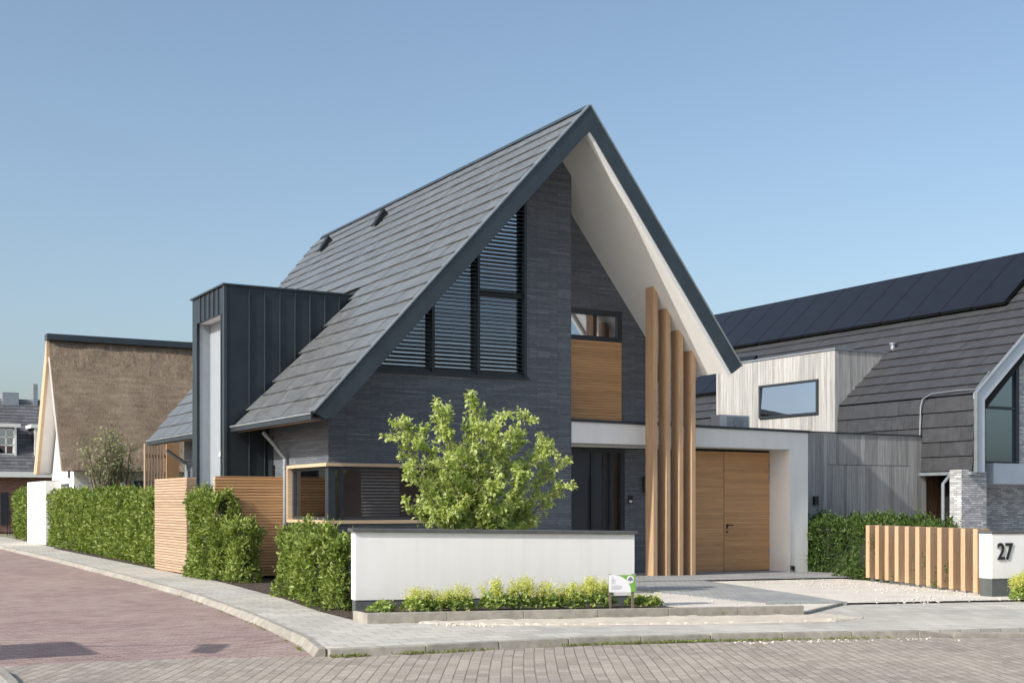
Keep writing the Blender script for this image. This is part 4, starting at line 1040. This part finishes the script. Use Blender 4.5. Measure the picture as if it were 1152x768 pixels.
rk.prism([(NU - .02, EZ - .02), (NU - .02, KZ + .03), (RU, RZ + .02), (RU2, KZ), (RU2, EZ), (RU2 - .30, EZ), (RU2 - .30, KZ - .15), (RU, RZ - .36), (NU + .26, KZ - .13), (NU + .26, EZ - .02)], 'y', NV - .05, NV + .07, .5)
rk.build('fascia', M['bluegrey'], nr)
rk = MB()
rk.prism([(NU - .05, EZ - .02), (NU - .05, KZ + .05), (RU, RZ + .07), (RU, RZ + .03), (NU - .015, KZ + .03), (NU - .015, EZ - .02)], 'y', NV - .08, NV + .03, .5)
rk.build('rake_trim', M['edge'], nr)
sf = MB(); sf.prism([(NU + .26, EZ), (NU + .26, KZ - .13), (RU, RZ - .36), (RU, RZ - .34), (NU + .24, KZ - .12), (NU + .24, EZ)], 'y', NV + .07, 22.95); sf.build('soffit', M['bluegrey'], nr)
gg = MB(); gg.box(NU - .16, NU + .02, NV + .0, 24.2, EZ - .08, EZ + .0); gg.build('gutter', M['pipe'], N)
gg = MB(); gg.tube([(25.88, 22.95, 2.25), (25.70, 22.95, 2.12), (25.55, 22.95, 2.0), (25.55, 22.95, -.2)], .045, 10); gg.build('downspout', M['pipe'], N)
# lightning cable pipe over the knee
gg = MB(); gg.tube([(NU + .55, NV + .05, KZ + .6), (NU + .1, NV + .1, KZ + .14), (NU + .02, NV + .6, KZ + .15), (NU - .04, 23.7, KZ + .12), (NU - .09, 23.95, KZ), (NU - .11, 24.0, KZ - .2), (NU - .14, 24.0, 3.2)], .018, 6); gg.build('cable', M['edge'], N)
# porch: brown timber
bw = MB()
for i in range(14): bw.box(25.96 + i * .13, 26.083 + i * .13, 24.3, 24.34, -.3, 2.4)
bw.build('timber_entrance', M['brownwood'], N)
bw = MB(); bw.box(27.02, 27.14, 24.17, 24.29, 1.62, 1.92); bw.build('wall_lamp', M['whitepaint'], N)
# dormer
DU, DV0, DV1, DZ = NU - .15, 27.1, 32.4, 5.85
dm = MB()
v = DV0
while v < DV1 - .02:
    wd = min(R.choice([.10, .13, .16]), DV1 - v); dm.box(DU, DU + .03, v + .003, v + wd - .003, 3.2, DZ - .02)
    v += wd
u = DU + .03
while u < 28.2:
    wd = R.choice([.10, .13, .16]); dm.box(u + .003, u + wd - .003, DV0, DV0 + .03, 3.2, DZ - .02); u += wd
dmo = dm.build('dormer', M['larch_pale'], N)
dd = MB(); dd.box(DU + .035, 28.2, DV0 + .035, DV1, 3.2, DZ - .03); dd.build('dormer_body', M['underlay'], dmo)
dd = MB(); dd.box(DU - .03, 28.3, DV0 - .03, DV1 + .03, DZ - .02, DZ + .03); dd.build('dormer_roof', M['pipe'], dmo)
dd = MB()
for q_ in ((27.75, 27.82, 4.06, 5.06), (30.22, 30.3, 4.06, 5.06), (27.82, 30.22, 4.06, 4.12), (27.82, 30.22, 5.0, 5.06)): dd.box(DU - .06, DU - .002, *q_)
dd.build('window', M['frame'], dmo)
dd = MB(); dd.hexa([(DU - .056, 27.82, 4.12), (DU - .050, 27.82, 4.12), (DU - .050, 30.22, 4.12), (DU - .056, 30.22, 4.12), (DU - .012, 27.82, 5.0), (DU - .006, 27.82, 5.0), (DU - .006, 30.22, 5.0), (DU - .012, 30.22, 5.0)]); dd.build('pane', M['glass'], dmo)
# solar panels
d = Vector((RU - NU, RZ - KZ)); Ld = d.length; d.normalize(); nn = Vector((-d.y, d.x))
def panel(v0, v1, t0, t1):
    a_ = Vector((NU, KZ)) + d * t0 + nn * .14; b_ = Vector((NU, KZ)) + d * t1 + nn * .14; c_ = nn * .035; mb = MB()
    mb.hexa([(a_.x, v0, a_.y), (b_.x, v0, b_.y), (b_.x, v1, b_.y), (a_.x, v1, a_.y), (a_.x + c_.x, v0, a_.y + c_.y), (b_.x + c_.x, v0, b_.y + c_.y), (b_.x + c_.x, v1, b_.y + c_.y), (a_.x + c_.x, v1, a_.y + c_.y)], .5)
    po_ = mb.build('solar_panel', M['solar'], nr)
    e_ = nn * .037; mb = MB()
    for (s0, s1, r0, r1) in ((v0, v0 + .012, t0, t1), (v1 - .012, v1, t0, t1), (v0, v1, t0, t0 + .012), (v0, v1, t1 - .012, t1)):
        p0 = Vector((NU, KZ)) + d * r0 + nn * .10; p1 = Vector((NU, KZ)) + d * r1 + nn * .10; h = nn * .079
        mb.hexa([(p0.x, s0, p0.y), (p1.x, s0, p1.y), (p1.x, s1, p1.y), (p0.x, s1, p0.y), (p0.x + h.x, s0, p0.y + h.y), (p1.x + h.x, s0, p1.y + h.y), (p1.x + h.x, s1, p1.y + h.y), (p0.x + h.x, s1, p0.y + h.y)], .5)
    mb.build('panel_frame', M['black'], po_)
t1_ = Ld - .12; t0_ = (6.84 - KZ) / (RZ - KZ) * Ld
for i in range(14): panel(23.85 + i * 1.14, 23.85 + i * 1.14 + 1.12, t0_, t1_)
for i in range(2): panel(33.3 + i * 1.14, 33.3 + i * 1.14 + 1.12, (5.05 - KZ) / (RZ - KZ) * Ld, (6.3 - KZ) / (RZ - KZ) * Ld)
vt = MB(); vt.tube([(28.0, 27.0, 5.95), (28.0, 27.0, 6.1)], .07, 10); vt.tube([(28.0, 27.0, 6.1), (28.0, 27.0, 6.13)], .11, 10); vt.build('roof_vent', M['edge'], nr)
# annex
an = MB(); u = 21.6; AVF = 24.0
while u < 26.1:
    wd = R.choice([.09, .13, .13, .17]); zt_ = 3.24 - .003 * (u - 21); f_ = u + wd - .006
    an.box(u, f_, AVF, AVF + .025, -.3, 2.46 if 22.6 < u < 25.4 else zt_)
    if 22.6 < u < 25.4: an.box(u, f_, AVF, AVF + .025, 2.475, zt_)
    u += wd
ano = an.build('annex_boards', M['larch_grey'], N)
aa = MB(); aa.box(21.55, 25.95, AVF + .03, 30, -.3, 3.2, .5); aa.box(21.4, 26.12, AVF - .03, AVF + .08, 3.245, 3.28, .5); aa.build('annex_body', M['frame'], N)
aa = MB(); aa.box(22.15, 22.27, AVF - .09, AVF - .01, 1.46, 1.68); aa.build('wall_lamp', M['black'], N)
sheet('neighbour_paving', [(18.0, 14.3), (30, 12), (40, 12), (40, 24), (20.8, 24), (19.8, 19.8)], .01, M['apron'])

# ------------------------------------------------------------------ thatched house, left
TH_ = thing('thatched_house', 'white gabled house with steep brown thatched roof and dark ridge', 'house', (10, 48.5, 0))
RV, RZt = 48.4, 7.50; EF, EB = 45.7, 51.1; EZt = 2.62; U0, U1 = 8.35, 14.3
mt = (RZt - EZt) / (RV - EF)
pf = [(EF, EZt), (RV, RZt), (EB, EZt), (EB - .42, EZt + .0), (RV, RZt - .75), (EF + .42, EZt)]
mb = MB(); 
# slightly rounded body cut into cells for an uneven surface
us = list(np.linspace(U0, U1, 60)); ns_ = 22
def th_pt(u, t, side):
    v = EF + (RV - EF) * t if side == 0 else EB + (RV - EB) * t; z = EZt + (RZt - EZt) * t
    k = .05 * noise.noise(Vector((u * 1.3, t * 7, side))) + .02 * noise.noise(Vector((u * 4, t * 22, side)))
    sag = -.10 * math.sin(PI * t)
    nv = -.87 if side == 0 else .87
    return (u, v + nv * (k + sag), z + .48 * (k + sag))
for side in (0, 1):
    vs = [th_pt(u, j / ns_, side) for u in us for j in range(ns_ + 1)]; fs = []
    for i in range(len(us) - 1):
        for j in range(ns_): q = i * (ns_ + 1) + j; fs.append((q, q + 1, q + ns_ + 2, q + ns_ + 1))
    mb.add(vs, fs, .5)
mb.prism([(EF + .06, EZt + .01), (RV, RZt - .15), (EB - .06, EZt + .01), (EB - .42, EZt), (RV, RZt - .75), (EF + .42, EZt)], 'x', U0 + .04, U1, .5)
tro = mb.build('thatch_roof', M['thatch'], TH_, smooth=False)
vb = MB(); vb.prism([(EB + .03, EZt - .03), (RV, RZt + .03), (RV, RZt - .95), (EB - .62, EZt - .03)], 'x', U0 - .06, U0 + .05, .5); vb.build('verge_board', M['oak'], tro)
vb = MB(); vb.box(U0 - .08, U1, RV - .26, RV + .26, RZt - .16, RZt + .06, .5); vb.build('ridge_cap', M['fascia'], tro)
vb = MB(); vb.prism([(EB - .37, EZt - .02), (RV, RZt - .76), (RV, RZt - .80), (EB - .46, EZt - .02)], 'x', U0 + .0, 8.85, .5)
vb.prism([(EF + .40, EZt - .02), (RV, RZt - .76), (RV, RZt - .80), (EF + .46, EZt - .02)], 'x', U0 + .0, 8.85, .5)
vb.prism([(EB - .02, EZt - .02), (EB - .37, EZt - .02), (EB - .37, EZt - .05), (EB - .02, EZt - .05)], 'x', U0, 8.85, .5)
vb.build('soffit', M['whitepaint'], tro)
w = MB()
w.prism([(46.35, 0), (EB - .6, 0), (EB - .6, EZt), (RV, RZt - .9), (46.35, EZt + .1)], 'x', 8.85, 9.05, .5)
w.box(9.05, 14.1, 46.35, 46.55, 0, EZt + .3, .5); w.build('wall', M['white'], TH_)
for a_, b_ in (((8.82, 8.85, 47.0, 47.35, 2.4, 4.6), (8.812, 8.82, 47.04, 47.31, 2.45, 4.5)), ((8.82, 8.85, 47.2, 48.6, 0, 2.2), (8.812, 8.82, 47.3, 48.5, .1, 2.1)), ((10.9, 13.4, 46.31, 46.35, .1, 2.3), (10.98, 13.3, 46.30, 46.31, .15, 2.25))):
    w = MB(); w.box(*a_); wn = w.build('window', M['frame'], TH_); w = MB(); w.box(*b_); w.build('pane', M['glass'], wn)
for u in (10.25, 10.55):
    w = MB(); w.box(u, u + .09, 45.9, 46.0, 0, EZt + .1); w.build('post', M['cedar_v'], TH_)
SC = thing('slatted_screen', 'tall upright slatted timber screen behind the long hedge beside the house eave', 'fence', (9, 37, 0))
mb = MB()
for i in range(7): mb.box(9.0 + i * .085, 9.045 + i * .085, 37.0, 37.10, 0, 3.2)
mb.build('slats', M['fence_h'], SC)
mb = MB(); mb.box(9.6, 9.95, 36.9, 37.0, 0, 3.2); mb.build('post', M['cedar_v'], SC)
mb = MB(); mb.box(9.0, 9.9, 37.12, 37.16, .3, .4); mb.box(9.0, 9.9, 37.12, 37.16, 2.8, 2.9); mb.build('rail', M['brownwood'], SC)
mb = MB(); 
# ------------------------------------------------------------------ old brick house far left
O = thing('brick_house', 'old red brick house with grey slate roof and white dormer windows at the far left', 'house', (10, 76, 0))
w = MB(); w.box(9.8, 22, 76.0, 84, -.1, 3.0, .5); w.box(7.5, 9.8, 76.4, 84, -.1, 3.0, .5); w.build('wall', M['redbrick'], O)
r_ = MB(); r_.prism([(75.6, 3.2), (80, 7.5), (84.4, 3.2), (84.4, 3.0), (75.6, 3.0)], 'x', 5.5, 24, .5); oroof = r_.build('roof', M['underlay'], O)
tl = MB(); aV, bV = Vector((75.55, 3.25)), Vector((80, 7.55)); 
for i in range(22):
    p = aV.lerp(bV, i / 22); q_ = aV.lerp(bV, (i + 1.15) / 22); uu = 5.5 - (i % 2) * .2
    while uu < 20:
        tl.hexa([(uu, p.x - .05, p.y), (uu + .39, p.x - .05, p.y), (uu + .39, q_.x, q_.y), (uu, q_.x, q_.y), (uu, p.x - .06, p.y + .03), (uu + .39, p.x - .06, p.y + .03), (uu + .39, q_.x, q_.y + .03), (uu, q_.x, q_.y + .03)]); uu += .4
tl.build('roof_tiles', M['oldtile'], oroof)
g = MB(); g.box(5.5, 24, 75.35, 75.6, 2.95, 3.25, .5); g.build('gutter', M['whitepaint'], O)
for k, u in enumerate((8.6, 10.95, 13.0)):
    dm = MB(); dm.box(u - .55, u + .55, 76.6, 79.6, 3.6, 5.75, .5); dmo = dm.build('dormer', M['frame'], oroof)
    dm = MB(); dm.box(u - .75, u + .75, 76.35, 79.8, 5.75, 5.95, .5); dm.build('dormer_roof', M['whitepaint'], dmo)
    dm = MB()
    for s in (-1, 0, 1): dm.box(u - .03 + s * .40, u + .03 + s * .40, 76.5, 76.6, 4.25, 5.7)
    for z in (4.25, 4.75, 5.2, 5.65): dm.box(u - .43, u + .43, 76.5, 76.6, z - .03, z + .03)
    dm.box(u - .55, u - .43, 76.45, 76.6, 4.1, 5.75); dm.box(u + .43, u + .55, 76.45, 76.6, 4.1, 5.75); wn = dm.build('window', M['whitepaint'], dmo)
    dm = MB(); dm.box(u - .42, u + .42, 76.58, 76.59, 4.25, 5.65); dm.build('pane', M['glass'], wn)
ch = MB(); ch.box(11.2, 12.1, 79.6, 80.4, 7.1, 7.95, .5); ch.build('chimney', M['pipe'], oroof)
ch = MB(); ch.box(12.9, 13.15, 79.6, 80.4, 7.1, 8.5, .5); ch.build('chimney', M['pipe'], oroof)
for q_ in ((10.6, 11.0), (11.5, 12.0)): w = MB(); w.box(*q_, 75.96, 76.0, .3, 2.1); w.build('window', M['frame'], O)
IG = thing('garden_gate', 'low dark iron fence at the far left end of the hedges', 'gate', (9.9, 66, 0))
g = MB()
for i in range(9): g.box(9.2 + i * .12, 9.23 + i * .12, 64, 64.03, 0, 1.1)
g.box(9.2, 10.3, 64, 64.03, .1, .14); g.box(9.2, 10.3, 64, 64.03, 1.0, 1.04); g.build('bars', M['black'], IG)

# ------------------------------------------------------------------ outside the frame: what is mirrored in the panes, and what casts the road shadows
B_ = thing('brick_house', 'brown roofed house across the street, mirrored in the upper window', 'house', (31, -14, 0))
w = MB(); w.box(19, 44, -20, -11, -.2, 3.6, .5); w.build('wall', M['redbrick'], B_)
w = MB(); w.prism([(-20.5, 3.6), (-15.5, 8.6), (-10.5, 3.6)], 'x', 18.5, 44.5, .5); w.build('roof', M['browntile'], B_)
CN = thing('shadow_caster', 'unseen flat slab on two posts with a plate on an arm, added to cast the square road shadows', 'shadow_caster', (-5.6, 13.9, 0))  # unseen slab, arm and plate, added only to cast the road shadows
w = MB(); w.box(-7.6, -2.0, 13.14, 14.57, 3.22, 3.32); w.build('shadow_slab', M['fascia'], CN)
for u in (-7.4, -5.6): w = MB(); w.box(u - .05, u + .05, 13.8, 13.9, -.1, 3.22); w.build('post', M['fascia'], CN)
w = MB(); w.tube([(-2.04, 14.01, 3.28), (-.74, 13.52, 3.28)], .022, 6); arm = w.build('shadow_arm', M['fascia'], CN)
w = MB(); w.prism([(-1.06, 12.85), (-.89, 12.61), (-.47, 13.42), (-.73, 13.56)], 'z', 3.26, 3.30); w.build('lamp_or_shadow_head', M['pipe'], arm)  # no lamp: added plate, outline shaped to throw the smaller road shadow

# ------------------------------------------------------------------ camera, light, sky
cam = bpy.data.cameras.new('camera'); co = bpy.data.objects.new('camera', cam); COL.objects.link(co)
co.location = (0, 0, 1.5); co.rotation_euler = (PI / 2, 0, -math.atan(823 / 1450))
cam.sensor_width = 36; cam.lens = 1450 / 1152 * 36; cam.shift_y = (566 - 384) / 1152; cam.clip_end = 3000; cam.clip_start = .1
scene.camera = co
ray = Vector((1, .165, -.69)).normalized()
sun = bpy.data.lights.new('sun', 'SUN'); sun.energy = 3.35; sun.angle = math.radians(.5); sun.color = (1, .95, .87)
so_ = bpy.data.objects.new('sun', sun); COL.objects.link(so_); so_.rotation_euler = ray.to_track_quat('-Z', 'Y').to_euler()
elev = math.asin(-ray.z); az = math.atan2(-ray.x, -ray.y)
wd = bpy.data.worlds.new('World'); scene.world = wd; wd.use_nodes = True; nt = wd.node_tree
bg = nt.nodes['Background']; sk = nt.nodes.new('ShaderNodeTexSky'); sk.sky_type = 'NISHITA'; sk.sun_disc = False
sk.sun_elevation = elev; sk.sun_rotation = az % (2 * PI); sk.air_density = 1.0; sk.dust_density = 2.8; sk.ozone_density = 1.8
hs = nt.nodes.new('ShaderNodeHueSaturation'); hs.inputs['Saturation'].default_value = .95; hs.inputs['Hue'].default_value = .494; hs.inputs['Value'].default_value = .97
nt.links.new(sk.outputs[0], hs.inputs['Color']); nt.links.new(hs.outputs[0], bg.inputs[0]); bg.inputs[1].default_value = .13
vs_ = scene.view_settings; vs_.view_transform = 'Standard'; vs_.look = 'None'; vs_.exposure = .5; vs_.gamma = 1
